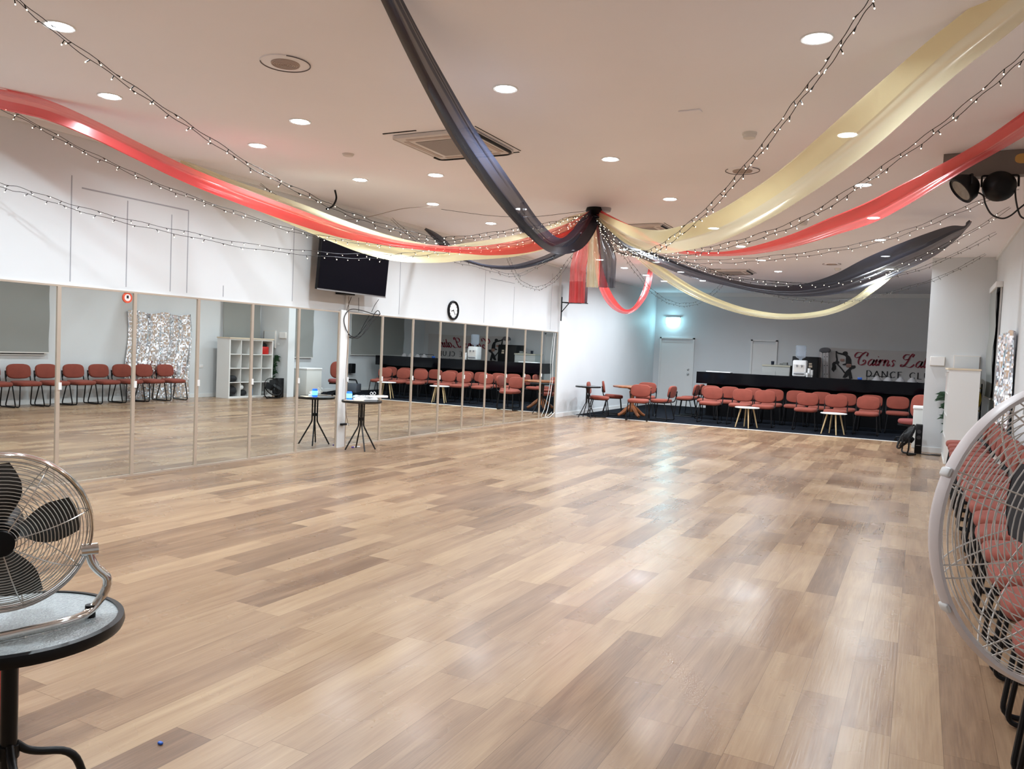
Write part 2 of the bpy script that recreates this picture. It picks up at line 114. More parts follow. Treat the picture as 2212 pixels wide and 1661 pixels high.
def sheer(name, col, opac, gloss=.35, rough=.28):
    """organza: part see-through, part lit cloth, part sheen"""
    m = bpy.data.materials.new(name); m.use_nodes = True; nt = m.node_tree; L = nt.links
    nt.nodes.remove(nt.nodes['Principled BSDF']); out = nt.nodes['Material Output']
    tr = nn(nt, 'ShaderNodeBsdfTransparent'); tr.inputs[0].default_value = (*[.6+.4*c for c in col], 1)
    df = nn(nt, 'ShaderNodeBsdfDiffuse'); df.inputs[0].default_value = (*col, 1)
    tl = nn(nt, 'ShaderNodeBsdfTranslucent'); tl.inputs[0].default_value = (*col, 1)
    gl = nn(nt, 'ShaderNodeBsdfGlossy'); gl.inputs['Roughness'].default_value = rough; gl.inputs[0].default_value = (*[.4+.6*c for c in col], 1)
    a = nn(nt, 'ShaderNodeMixShader'); a.inputs[0].default_value = .55; L.new(df.outputs[0], a.inputs[1]); L.new(tl.outputs[0], a.inputs[2])
    g = nn(nt, 'ShaderNodeMixShader'); g.inputs[0].default_value = gloss; L.new(a.outputs[0], g.inputs[1]); L.new(gl.outputs[0], g.inputs[2])
    f = nn(nt, 'ShaderNodeMixShader'); f.inputs[0].default_value = opac; L.new(tr.outputs[0], f.inputs[1]); L.new(g.outputs[0], f.inputs[2])
    L.new(f.outputs[0], out.inputs[0]); MATS[name] = m; return m

WALL = mat('wall_paint', (.68, .70, .715), .55, var=.03, vscale=1.2, bump=.04, bscale=25)
CEILM = mat('ceiling_paint', (.93, .895, .92), .7, var=.03, vscale=.7)
TRIMW = mat('white_trim', (.78, .78, .77), .4)
WHITE = mat('white_plastic', (.82, .82, .82), .35)
WHITEM = mat('white_melamine', (.74, .73, .71), .4)
GREY = mat('grey_paint', (.20, .17, .15), .6, var=.05)
GROOVE = mat('panel_groove', (.36, .37, .40), .8)
ALU = mat('champagne_aluminium', (.62, .53, .44), .35, metal=.55)
MIRR = mat('mirror_glass', (.80, .845, .83), .0, metal=1)
BLACK = mat('black_plastic', (.006, .006, .007), .45, spec=.25)
BLACKM = mat('black_metal', (.007, .007, .008), .35, spec=.3)
GLOSSB = mat('black_gloss_laminate', (.002, .002, .004), .07, coat=.05, spec=.3)
MATTB = mat('black_matt_laminate', (.003, .003, .004), .6, spec=.15)
SCREEN = mat('tv_glass', (.002, .002, .005), .28, spec=.12)
SILVER = mat('silver_trim', (.45, .45, .46), .35, metal=.8)
CHROME = mat('chrome', (.75, .73, .70), .1, metal=1)
REDF = mat('red_fabric', (.235, .058, .040), .85, bump=.25, bscale=300, var=.1, vscale=6, sheen=.05, spec=.2)
REDD = mat('burgundy_fabric', (.22, .05, .045), .8, bump=.2, bscale=200)
CARPET = mat('dark_carpet', (.007, .009, .014), .95, spec=.1, bump=.6, bscale=250, var=.3, vscale=60)
FLOOR = floor_mat()
METAL_STRIP = mat('pale_strip', (.8, .8, .78), .4)
WOODLEG = mat('pale_beech', (.62, .45, .24), .5, var=.1, vscale=20)
WOODT = mat('orange_timber', (.34, .12, .045), .35, var=.25, vscale=12, coat=.2)
LENS = mat('downlight_lens', (1, 1, 1), .5, emit=(.86, .94, 1), es=30)
BULBD = mat('faint_bulb', (.25, .22, .18), .4, emit=(1, .86, .62), es=.25)
BULB = mat('warm_bulb', (1, .9, .7), .4, emit=(1, .86, .62), es=10)
EXITM = mat('exit_glow', (.6, 1, 1), .5, emit=(.42, .93, 1), es=9)
BLUEG = mat('blue_glow', (.02, .15, .8), .3, emit=(.01, .10, .8), es=1.2)
BLUEC = mat('blue_core', (.2, .8, 1), .3, emit=(.1, .55, 1), es=2.5)
BLIND = mat('grey_blind', (.27, .275, .26), .8, bump=.1, bscale=200)
NIGHT = mat('night_glass', (.008, .01, .02), .05)
BANNER = mat('banner_vinyl', (.58, .56, .55), .45, var=.05, vscale=2)
CRIM = mat('crimson_print', (.24, .008, .03), .5)
INK = mat('black_print', (.01, .01, .012), .5)
PINK = mat('pink_print', (.36, .20, .16), .5)
STEEL = mat('black_cable', (.01, .01, .011), .5)
WIREW = mat('white_wire', (.75, .73, .72), .3, metal=.3)
PINKRIM = mat('white_rim', (.78, .70, .69), .4)
GLASST = mat('textured_glass', (.50, .55, .56), .18, bump=.8, bscale=120, var=.15, vscale=90, coat=.5)
FANBL = mat('grey_blade', (.10, .10, .11), .35)
STEELB = mat('dark_steel', (.06, .055, .05), .3, metal=.8)
GRILLE = mat('grey_grille', (.36, .31, .28), .6, bump=.8, bscale=160)
DIFFB = mat('brown_vent', (.50, .40, .35), .6)
OFFW = mat('offwhite_plastic', (.72, .68, .64), .45)
LEAF = mat('dark_leaf', (.02, .06, .025), .5, var=.3)
GOLDF = mat('gold_foil', (.75, .5, .06), .2, metal=1, bump=1, bscale=60)
REDP = mat('red_plastic', (.45, .015, .012), .35)
FRIDGE = mat('fridge_white', (.55, .56, .54), .4)
WATER = mat('clear_bottle', (.62, .70, .80), .12, trans=.5, ior=1.2, alpha=.6)
PAPER = mat('beige_card', (.62, .5, .38), .7)
BLUEB = mat('blue_plastic', (.03, .12, .5), .4)
STICK = mat('orange_red_print', (.65, .09, .04), .5)
GOLD_S = sheer('gold_organza', (.93, .86, .60), .62, .34, .22)
RED_S = sheer('red_organza', (.93, .13, .13), .54, .26, .22)
BLACK_S = sheer('black_organza', (.045, .047, .07), .68, .25, .28)
BLACK_D = sheer('charcoal_satin', (.045, .05, .08), .86, .30, .25)
def foil():
    m = bpy.data.materials.new('silver_foil'); m.use_nodes = True; nt = m.node_tree; L = nt.links; b = nt.nodes['Principled BSDF']
    b.inputs['Metallic'].default_value = 1; b.inputs['Roughness'].default_value = .22; b.inputs['Base Color'].default_value = (.93, .95, 1, 1)
    tc = nn(nt, 'ShaderNodeTexCoord'); mp = nn(nt, 'ShaderNodeMapping'); mp.inputs['Scale'].default_value = (34, 34, 34); L.new(tc.outputs['Object'], mp.inputs[0])
    fl = nn(nt, 'ShaderNodeVectorMath', operation='FLOOR'); L.new(mp.outputs[0], fl.inputs[0])
    wn = nn(nt, 'ShaderNodeTexWhiteNoise'); L.new(fl.outputs[0], wn.inputs['Vector'])
    sb = nn(nt, 'ShaderNodeVectorMath', operation='SUBTRACT'); L.new(wn.outputs['Color'], sb.inputs[0]); sb.inputs[1].default_value = (.5, .5, .5)
    sc = nn(nt, 'ShaderNodeVectorMath', operation='SCALE'); L.new(sb.outputs[0], sc.inputs[0]); sc.inputs['Scale'].default_value = .55
    g = nn(nt, 'ShaderNodeNewGeometry'); ad = nn(nt, 'ShaderNodeVectorMath', operation='ADD'); L.new(g.outputs['Normal'], ad.inputs[0]); L.new(sc.outputs[0], ad.inputs[1])
    no = nn(nt, 'ShaderNodeVectorMath', operation='NORMALIZE'); L.new(ad.outputs[0], no.inputs[0]); L.new(no.outputs[0], b.inputs['Normal'])
    return m
FOIL = foil()

# ------------------------------------------------------------------ mesh helpers
class MB:
    def __init__(s): s.v = []; s.f = []; s.m = []; s.sm = []; s.T = Matrix()
    def add(s, vs, fs, mi=0, smooth=False, T=None):
        T = s.T if T is None else s.T @ T; n = len(s.v)
        s.v += [tuple(T @ Vector(p)) for p in vs]
        for f in fs: s.f.append([i+n for i in f]); s.m.append(mi); s.sm.append(smooth)
        return s
    def box(s, lo, hi, mi=0, T=None, bev=0):
        x0, y0, z0 = lo; x1, y1, z1 = hi
        if bev <= 0:
            return s.add([(x0,y0,z0),(x1,y0,z0),(x1,y1,z0),(x0,y1,z0),(x0,y0,z1),(x1,y0,z1),(x1,y1,z1),(x0,y1,z1)],
              [(0,3,2,1),(4,5,6,7),(0,1,5,4),(1,2,6,5),(2,3,7,6),(3,0,4,7)], mi, False, T)
        b = bev; rings = []
        def rr(z, ins, c):
            P = []
            X0, X1, Y0, Y1 = x0+ins, x1-ins, y0+ins, y1-ins
            for cx, cy, a0 in ((X1-c, Y1-c, 0), (X0+c, Y1-c, 90), (X0+c, Y0+c, 180), (X1-c, Y0+c, 270)):
                for k in range(3): a = math.radians(a0+45*k); P.append((cx+c*math.cos(a), cy+c*math.sin(a), z))
            return P
        rings = [rr(z0, b, b*.5), rr(z0+b*.3, b*.3, b*.8), rr(z0+b, 0, b), rr(z1-b, 0, b), rr(z1-b*.3, b*.3, b*.8), rr(z1, b, b*.5)]
        return s.loft(rings, mi, True, T)
    def loft(s, rings, mi=0, smooth=True, T=None, caps=True, closed=True):
        n = len(rings[0]); vs = [p for r in rings for p in r]; fs = []
        for i in range(len(rings)-1):
            for j in range(n if closed else n-1):
                k = (j+1) % n; fs.append((i*n+j, i*n+k, (i+1)*n+k, (i+1)*n+j))
        if caps: fs.append(tuple(range(n))[::-1]); fs.append(tuple((len(rings)-1)*n+j for j in range(n)))
        return s.add(vs, fs, mi, smooth, T)
    def tube(s, path, r, seg=8, mi=0, T=None, closed=False):
        P = [Vector(p) for p in path]; n = len(P); rings = []; ref = None
        for i in range(n):
            a = P[(i-1) % n] if (closed or i) else P[0]; b = P[(i+1) % n] if (closed or i < n-1) else P[-1]
            t = (b-a); 
            if t.length < 1e-9: t = Vector((0, 0, 1))
            t.normalize()
            if ref is None: ref = Vector((0, 0, 1)) if abs(t.z) < .9 else Vector((1, 0, 0))
            x = ref - t*ref.dot(t); 
            if x.length < 1e-6: x = t.orthogonal()
            x.normalize(); y = t.cross(x); ref = x
            R = r[i] if isinstance(r, (list, tuple)) else r
            rings.append([tuple(P[i]+R*(x*math.cos(2*PI*k/seg)+y*math.sin(2*PI*k/seg))) for k in range(seg)])
        if closed: rings.append(rings[0])
        return s.loft(rings, mi, True, T, caps=not closed)
    def cyl(s, p0, p1, r0, r1=None, seg=16, mi=0, T=None):
        return s.tube([p0, p1], [r0, r0 if r1 is None else r1], seg, mi, T)
    def lathe(s, prof, seg=24, mi=0, T=None, smooth=True):
        rings = [[(r*math.cos(2*PI*k/seg), r*math.sin(2*PI*k/seg), z) for k in range(seg)] for r, z in prof]
        return s.loft(rings, mi, smooth, T, caps=(prof[0] != prof[-1] and (prof[0][0] > 0 or prof[-1][0] > 0)))
    def pad(s, w_, d, h, mi=0, T=None, n=4.0, rnd=.35, bulge=0, seg=28):
        """rounded cushion centred on the origin, thin along z"""
        def ring(z, ins):
            P = []
            for k in range(seg):
                a = 2*PI*k/seg; c, q = math.cos(a), math.sin(a)
                x = (w_/2-ins)*math.copysign(abs(c)**(2/n), c); y = (d/2-ins)*math.copysign(abs(q)**(2/n), q)
                P.append((x, y, z))
            return P
        e = h*.5; R = []
        for a in (-90, -60, -30, 0, 30, 60, 90):
            A = math.radians(a); R.append(ring(e*math.sin(A), e*rnd*2*(1-math.cos(A))))
        vs = [p for r in R for p in r]; fs = []
        for i in range(len(R)-1):
            for j in range(seg): k = (j+1) % seg; fs.append((i*seg+j, i*seg+k, (i+1)*seg+k, (i+1)*seg+j))
        b0 = len(vs); vs.append((0, 0, -e-bulge)); vs.append((0, 0, e+bulge)); L0 = (len(R)-1)*seg
        for j in range(seg): k = (j+1) % seg; fs.append((k, j, b0)); fs.append((L0+j, L0+k, b0+1))
        return s.add(vs, fs, mi, True, T)
    def sheet(s, grid, mi=0, T=None, smooth=True):
        n = len(grid[0]); vs = [p for r in grid for p in r]
        fs = [(i*n+j, i*n+j+1, (i+1)*n+j+1, (i+1)*n+j) for i in range(len(grid)-1) for j in range(n-1)]
        return s.add(vs, fs, mi, smooth, T)
    def build(s, name, mats, parent=None, loc=None, kind=None):
        me = bpy.data.meshes.new(name); me.from_pydata(s.v, [], s.f)
        for m in (mats if isinstance(mats, (list, tuple)) else [mats]): me.materials.append(m)
        me.polygons.foreach_set('material_index', s.m); me.polygons.foreach_set('use_smooth', s.sm); me.update(); me.set_sharp_from_angle(angle=math.radians(42))
        o = bpy.data.objects.new(name, me); COL.objects.link(o)
        if parent: o.parent = parent
        if loc: o.location = loc
        if kind: o['kind'] = kind
        return o
def T_(x=0, y=0, z=0, rx=0, ry=0, rz=0):
    return Matrix.Translation((x, y, z)) @ Matrix.Rotation(rz, 4, 'Z') @ Matrix.Rotation(ry, 4, 'Y') @ Matrix.Rotation(rx, 4, 'X')
def align(p, d):
    """z axis of the shape turned to d, origin at p"""
    return Matrix.Translation(p) @ Vector(d).normalized().to_track_quat('Z', 'Y').to_matrix().to_4x4()
def fillet(P, r, n=5):
    P = [Vector(p) for p in P]; out = [P[0]]
    for i in range(1, len(P)-1):
        a, b, c = P[i-1], P[i], P[i+1]; ra = min(r, (a-b).length*.49); rc = min(r, (c-b).length*.49)
        A = b+(a-b).normalized()*ra; Cc = b+(c-b).normalized()*rc
        for k in range(n+1): t = k/n; out.append(A*(1-t)**2+b*2*t*(1-t)+Cc*t*t)
    return out+[P[-1]]
def spline(P, n=6):
    P = [Vector(p) for p in P]; out = []
    for i in range(len(P)-1):
        p0 = P[max(i-1, 0)]; p1 = P[i]; p2 = P[i+1]; p3 = P[min(i+2, len(P)-1)]
        for k in range(n):
            t = k/n; out.append(.5*((2*p1)+(p2-p0)*t+(2*p0-5*p1+4*p2-p3)*t*t+(3*p1-p0-3*p2+p3)*t**3))
    return out+[P[-1]]
def tag(o, label, cat, group=None, kind=None):
    o['label'] = label; o['category'] = cat
    if group: o['group'] = group
    if kind: o['kind'] = kind
    return o
def thing(name, label, cat, loc=(0, 0, 0), rz=0, group=None):
    o = bpy.data.objects.new(name, None); COL.objects.link(o); o.location = loc; o.rotation_euler = (0, 0, rz); o.empty_display_size = .1
    return tag(o, label, cat, group)
def dup(root, loc, rz, label, group=None):
    r = root.copy(); COL.objects.link(r); r.location = loc; r.rotation_euler = (0, 0, rz); r['label'] = label
    if group: r['group'] = group
    for ch in list(root.children):
        c = ch.copy(); COL.objects.link(c); c.parent = r
        for g in list(ch.children):
            d = g.copy(); COL.objects.link(d); d.parent = c
    return r
def struct(name, mb, m, parent=None): return mb.build(name, m, parent, kind='structure')

# ------------------------------------------------------------------ room shell
struct('floor', MB().box((-.1, YF, -.1), (XR+.1, 17.33, 0)), FLOOR)
struct('floor_carpet', MB().box((-.1, 17.37, -.1), (XR+.1, YB, .004)), CARPET)
struct('trim_1', MB().box((.0, 17.325, -.02), (XR, 17.375, .007)), METAL_STRIP)
struct('ceiling', MB().box((-.1, YF, CEIL), (XR+.1, YB+.1, CEIL+.1)), CEILM)
struct('wall_left', MB().box((-.2, YF, -.1), (0, YB+.1, CEIL+.05)).box((-.01, 16.40, 0), (.05, YB, CEIL)), WALL)
struct('wall_right', MB().box((XR, YF, -.1), (XR+.2, YB+.1, CEIL+.05)), WALL)
struct('wall_back', MB().box((-.1, YB, -.1), (XR+.1, YB+.15, CEIL+.05)), WALL)
struct('wall_front', MB().box((-.1, YF-.15, -.1), (XR+.1, YF, CEIL+.05)), WALL)
struct('wall_pier', MB().box((7.40, 15.75, 0), (XR, 16.0, CEIL)), WALL)
def skirting(n, a, b, d): 
    mb = MB().box((min(a[0], b[0])-(.0), min(a[1], b[1]), 0), (max(a[0], b[0]), max(a[1], b[1]), .09)); return struct('baseboard_'+n, mb, TRIMW)
skirting('left', (.05, 16.40), (.065, YB), 0); skirting('right', (XR-.015, YF), (XR, 15.75), 0)
skirting('right_rear', (XR-.015, 16.0), (XR, YB), 0); skirting('pier', (7.385, 15.735), (XR, 15.75), 0)
skirting('back', (1.35, YB-.015), (2.9, YB), 0)
struct('trim_2', MB().box((0, YF, CEIL-.05), (.03, YB, CEIL)), TRIMW)
struct('trim_3', MB().box((0, YB-.04, CEIL-.11), (XR, YB, CEIL)), TRIMW)
struct('trim_4', MB().box((XR-.03, YF, CEIL-.05), (XR, YB, CEIL)), TRIMW)
# thin joints in the wall lining above the mirrors
g = MB()
for y, z0, z1 in ((4.865, 1.97, 2.98), (5.47, 1.97, 2.85), (6.01, 1.97, 2.8), (6.23, 1.97, 2.88), (6.75, 1.97, 2.1), (7.9, 2.0, 3.3), (10.28, 1.97, 3.2), (13.0, 1.97, 2.95), (14.2, 1.97, 2.75), (16.0, 1.97, 3.2)):
    g.box((-.01, y-.005, z0), (.0025, y+.005, z1))
g.box((-.01, 4.97, 2.875), (.003, 6.23, 2.888)); g.box((-.01, 13.2, 2.81), (.003, 14.2, 2.82))
struct('trim_5', g, GROOVE)

# ------------------------------------------------------------------ mirrors
H = 1.928; PWD = .818
y_first = 4.742
def mirror(y0, label):
    t = thing('mirror_panel', label, 'mirror', (0, y0, 0), 0, 'framed mirror panels along the left wall')
    fr = MB(); W = PWD; b = .018
    fr.box((.0, 0, 0), (.034, b, H)).box((.0, W-b, 0), (.034, W, H)).box((.0, b, H-b), (.034, W-b, H)).box((.0, b, 0), (.034, W-b, .022))
    fr.build('frame', ALU, t)
    MB().box((.034, .001, .93), (.042, .03, 1.0)).build('latch', TRIMW, t)
    MB().box((.004, b, .022), (.022, W-b, H-b)).build('mirror_glass', MIRR, t)
    return t
first = ['mirror panel outside the left edge, nearest the viewer', 'framed mirror panel at the left edge of the photo, reflecting the grey blind',
 'framed mirror panel with a round red sticker in its top corner', 'framed mirror panel reflecting most of the silver foil curtain',
 'framed mirror panel reflecting the left half of the white cube shelf', 'framed mirror panel reflecting the right half of the cube shelf and the plant',
 'framed mirror panel left of the white post, reflecting the small round table']
second = ['framed mirror panel just right of the white post, behind the small round table', 'second mirror panel past the white post, reflecting the counter end',
 'third mirror panel past the white post, reflecting a white stool table', 'fourth mirror panel past the white post, below the wall clock',
 'fifth mirror panel past the white post, reflecting the water dispenser', 'fourth mirror panel from the far end, reflecting the black fridge',
 'third mirror panel from the far end, reflecting the low grey cabinet', 'second mirror panel from the far end of the mirror wall',
 'last mirror panel at the far end, with a white cord hanging over it']
for k in range(-2, 5): mirror(y_first+k*PWD, first[k+2])
for k in range(9): mirror(9.02+k*PWD, second[k])

# white post between the two runs of mirrors, with its cables
struct('trim_6', MB().box((0, 8.835, 0), (.05, 8.95, 1.95)).box((0, 8.955, 0), (.03, 9.018, 2.2), 0), TRIMW)
st_ = MB(); st_.lathe([(.0, -.003), (.055, -.003), (.055, 0), (.055, .003), (0, .003)], 28)
stk = st_.build('round_sticker', STICK, None, (.026, 5.47, 1.86)); stk.rotation_euler = (0, PI/2, 0); tag(stk, 'small round orange-red sticker on a mirror', 'sticker')
ms = MB(); ms.lathe([(0, .0032), (.036, .0032), (.036, .004), (0, .004)], 24); ms.build('sticker_centre', PINKRIM, stk)
mb = MB(); mb.box((-.022, -.012, .0041), (.008, .012, .0048)); mb.build('sticker_print', INK, stk)

# ------------------------------------------------------------------ red chairs
def make_chair(label, group):
    t = thing('stacking_chair', label, 'chair', (0, 0, 0), 0, group)
    MB().pad(.47, .45, .075, 0, T_(0, -.01, .45, rx=math.radians(2)), n=3.6, bulge=.008).build('seat', REDF, t)
    MB().pad(.46, .29, .055, 0, T_(0, .25, .67, rx=math.radians(90-9)), n=3.4, bulge=.006).build('backrest', REDF, t)
    for s in (-1, 1):
        P = fillet([(s*.205, .15, .42), (s*.235, .25, .013), (s*.235, -.22, .013), (s*.20, -.17, .42)], .05)
        MB().tube(P, .0115, 8).build('leg', BLACKM, t)
        Q = fillet([(s*.215, .10, .415), (s*.228, .235, .43), (s*.232, .268, .56), (s*.225, .288, .68)], .05)
        MB().tube(Q, .012, 8).box((s*.222-.012, .258, .55), (s*.222+.012, .288, .62)).build('back_upright', BLACKM, t)
    MB().tube(fillet([(-.19, .13, .41), (-.19, -.15, .41), (.19, -.15, .41), (.19, .13, .41), (-.18, .13, .41)], .03), .011, 8).build('seat_frame', BLACKM, t)
    return t
chair0 = None; ROWR = 'red chairs in the row along the right wall'
def chair(x, y, rz, label, group=None):
    global chair0
    x = x+random.uniform(-.012, .012); rz += random.uniform(-.05, .05)
    if chair0 is None:
        chair0 = make_chair(label, group or ''); chair0.location = (x, y, 0); chair0.rotation_euler = (0, 0, rz); r = chair0
    else: r = dup(chair0, (x, y, 0), rz, label, group)
    if not group and 'group' in r: del r['group']
    return r
names = ['farthest from the viewer, beside the white cube shelf', 'second from the cube shelf, before the silver curtain', 'third from the cube shelf, before the silver curtain',
 'fourth from the cube shelf', 'fifth from the cube shelf', 'sixth from the cube shelf', 'seventh from the cube shelf', 'eighth from the cube shelf', 'ninth from the cube shelf',
 'tenth from the cube shelf', 'eleventh from the cube shelf, behind the white fan', 'twelfth from the cube shelf, behind the white fan', 'thirteenth from the cube shelf, behind the white fan',
 'fourteenth from the cube shelf, behind the white fan', 'fifth from the near end, behind the white fan', 'fourth from the near end, behind the white fan', 'third from the near end, behind the white fan',
 'second from the near end, under the white fan', 'nearest the viewer, at the bottom right corner']
for k in range(19):
    chair(7.93, 12.62-.56*k, -PI/2, 'red chair by the right wall, '+names[k], ROWR)
FR = 'front row of red chairs before the black counter'; BR = 'back row of red chairs against the black counter'
F = [(3.06, 'leftmost of the front row'), (3.73, 'second from left in the front row, behind the left white stool table'), (4.23, 'third from left in the front row, just right of the left stool table'),
     (5.15, 'fourth from left in the front row'), (5.74, 'in the front row behind the right white stool table'), (6.36, 'rightmost of the front row')]
for x, l in F: chair(x, 18.36, 0, 'red chair '+l, FR)
B = [(2.74, 'leftmost of the back row, by the counter end'), (3.23, 'second from left in the back row'), (3.78, 'third from left in the back row'), (4.27, 'fourth from left in the back row'),
     (4.77, 'fifth from left in the back row, below the water dispenser'), (5.30, 'sixth from left in the back row'), (5.84, 'seventh from left in the back row'), (6.38, 'eighth from left in the back row'), (6.92, 'rightmost of the back row, in shade')]
for x, l in B: chair(x, 19.38, 0, 'red chair '+l, BR)
LG = 'red chairs around the two tables in the left corner'
chair(.66, 17.5, PI/2+.25, 'red chair at the small black bar table, by the left wall', LG)
chair(.66, 18.5, PI/2+.35, 'red chair between the bar table and the timber table, by the left wall', LG)
chair(1.66, 17.36, .1, 'red chair in front of the timber table, facing the dance floor', LG)
chair(1.30, 19.0, .2, 'red chair behind the timber table', LG)
chair(2.02, 17.98, -PI/2-.1, 'red chair at the right side of the timber table, turned left', LG)
chair(2.14, 19.72, -PI/2, 'red chair turned sideways at the left end of the counter', BR)
chair(2.12, 20.3, -PI/2, 'red chair turned sideways, behind the other sideways one', BR)

# ------------------------------------------------------------------ tables
def round_table(name, label, cat, loc, r, h, top, rim, rz=0, legs=4, apron=False, twin=True, group=None):
    t = thing(name, label, cat, loc, rz, group)
    m = MB(); m.lathe([(0, h-.012), (r-.012, h-.012), (r-.012, h), (0, h)], 48); m.build('tabletop', top, t)
    m = MB(); m.lathe([(r-.014, h-.030), (r, h-.030), (r+.004, h-.015), (r, h+.002), (r-.014, h+.002), (r-.014, h-.030)], 48); m.build('rim', rim, t)
    for k in range(legs):
        a = 2*PI*k/legs+.6; c, s = math.cos(a), math.sin(a)
        P = fillet([(c*.15, s*.15, h-.03), (c*.036, s*.036, h-.035), (c*.036, s*.036, h*.49), (c*.215, s*.215, .012)], .03)
        MB().tube(P, .0105, 8).build('leg', BLACKM, t)
    MB().cyl((0, 0, h*.60), (0, 0, h*.66), .037, seg=14).build('leg_clamp', BLACKM, t)
    return t
round_table('round_table', 'small dark round table against the mirrors, under the wall screen', 'table', (.44, 8.86, 0), .275, .70, mat('dark_glass_top', (.05, .048, .047), .15), STEELB, rz=.35, legs=4)
round_table('bar_table', 'small round black table at the far left wall, beside red chairs', 'table', (.60, 16.92, 0), .29, .73, mat('dark_glass_top', (.05, .048, .047), .15), BLACKM, rz=.2, legs=4)
# glass garden table under the chrome fan
t = thing('glass_table', 'round textured glass table with black rim, bottom left, holding the chrome fan', 'table', (5.155, 1.283, 0))
m = MB(); m.lathe([(0, .69), (.264, .69), (.264, .70), (0, .70)], 64); m.build('tabletop', GLASST, t)
m = MB(); m.lathe([(.262, .673), (.276, .672), (.281, .685), (.278, .702), (.262, .704), (.262, .673)], 64); m.build('rim', BLACKM, t)
m = MB()
for k in range(4):
    a = PI/4+k*PI/2+.4; c, s = math.cos(a), math.sin(a)
    m.tube(fillet([(c*.20, s*.20, .655), (c*.012, s*.012, .655), (c*.012, s*.012, .60)], .03), .010, 8)
m.cyl((0, 0, .30), (0, 0, .67), .021, seg=14); m.build('column', BLACKM, t)
for k in range(4):
    a = PI/4+k*PI/2+.4; c, s = math.cos(a), math.sin(a)
    MB().tube(fillet([(c*.016, s*.016, .36), (c*.05, s*.05, .325), (c*.16, s*.16, .30), (c*.25, s*.25, .015)], .05), .011, 10).build('leg', BLACKM, t)
MB().cyl((0, 0, .325), (0, 0, .36), .026, seg=14).build('collar', BLACKM, t)

def stool_table(x, y, label, rz):
    t = thing('stool_table', label, 'table', (x, y, .004), rz, 'round white tables with pale timber legs')
    m = MB(); m.lathe([(0, .425), (.25, .425), (.262, .432), (.262, .442), (.25, .446), (0, .446)], 40); m.build('tabletop', WHITE, t)
    for k in range(4):
        a = k*PI/2; c, s = math.cos(a), math.sin(a)
        MB().cyl((c*.13, s*.13, .425), (c*.235, s*.235, 0), .018, .012, 12).build('leg', WOODLEG, t)
stool_table(4.00, 17.80, 'low round white table with pale legs, left one before the chair rows', -PI/2+.38)
stool_table(5.76, 17.86, 'low round white table with pale legs, right one before the chair rows', -PI/2+.38)
# timber pedestal table
t = thing('pedestal_table', 'square-edged orange timber table on splayed pedestal feet, far left corner', 'table', (1.22, 18.22, .004), .35)
m = MB(); m.lathe([(0, .69), (.44, .69), (.46, .70), (.465, .72), (.455, .735), (0, .735)], 8, smooth=False); m.build('tabletop', WOODT, t)
m = MB(); m.lathe([(0, .12), (.07, .12), (.09, .2), (.06, .28), (.05, .45), (.075, .6), (.05, .64), (.16, .69), (0, .69)], 20); m.build('pedestal', WOODT, t)
for k in range(4):
    a = k*PI/2+.5; c, s = math.cos(a), math.sin(a)
    rr = [(.05, .24, .05), (.16, .17, .045), (.28, .07, .04), (.36, .035, .034)]
    MB().tube([(c*r_, s*r_, z) for r_, z, q in rr], [q for r_, z, q in rr], 8).build('foot', WOODT, t)

# things on the small round table
o = MB(); o.lathe([(0, 0), (.034, 0), (.038, .01), (.038, .10), (.03, .118), (0, .118)], 20); b = o.build('mood_lamp', BLUEG, None, (.33, 8.72, .703)); tag(b, 'glowing blue cylinder lamp on the round table by the mirrors', 'lamp')
o = MB(); o.lathe([(.0, .022), (.022, .022), (.0385, .03), (.039, .06), (.0385, .09), (.0, .09)], 20); o.build('light_core', BLUEC, b)
o = MB(); o.box((-.13, -.10, 0), (.13, .10, .004)); b = o.build('card_sheet', PAPER, None, (.42, 8.72, .703)); b.rotation_euler = (0, 0, .5); tag(b, 'beige card lying on the front of the small round table', 'card')
def strip(x, y, rz, z, label, n):
    t = thing('power_strip', label, 'power strip', (x, y, z), rz, 'white power strips on the round table')
    MB().box((-.17, -.028, 0), (.17, .028, .032), bev=.006).build('housing', WHITE, t)
    for k in range(n): MB().box((-.14+k*.07, -.018, .032), (-.10+k*.07, .018, .037)).build('socket', OFFW, t)
strip(.50, 8.86, 1.0, .703, 'white power strip lying across the middle of the round table', 4)
strip(.57, 9.03, 1.25, .7365, 'white power strip reaching over the far rim of the round table', 4)
o = MB()
for k in range(7):
    a = random.uniform(0, PI); P = [(.46+.10*math.cos(a+q*.7)+random.uniform(-.02, .02), 8.86+.09*math.sin(a+q*.9), .745+.014*math.sin(q*1.7+k)+.002*k) for q in range(9)]
    o.tube(spline(P, 4), .0035, 6)
b = o.build('charger_cable', WHITE, None); tag(b, 'tangle of white and grey charger cable on the round table', 'cable')
for k, y in enumerate((8.99, 9.06)):
    o = MB(); o.tube([(.020*math.cos(a*PI/6), 0, .020*math.sin(a*PI/6)) for a in range(12)], .0045, 6, closed=True)
    b = o.build('white_ring', WHITE, None, (.50, y, .795)); tag(b, 'small white ring standing on the power strip, '+('left' if k == 0 else 'right')+' of the two', 'ring', 'small white rings on the power strip')
o = MB(); o.cyl((0, 0, .009), (0, .10, .009), .009, seg=10); b = o.build('marker_pen', WHITE, None, (.20, 9.02, 0)); b.rotation_euler = (0, 0, -.35); tag(b, 'white and violet marker pen on the floor beneath the round table', 'pen')
MB().cyl((0, -.035, .009), (0, 0, .009), .0098, seg=10).build('cap', mat('violet_cap', (.09, .05, .35), .4), b)
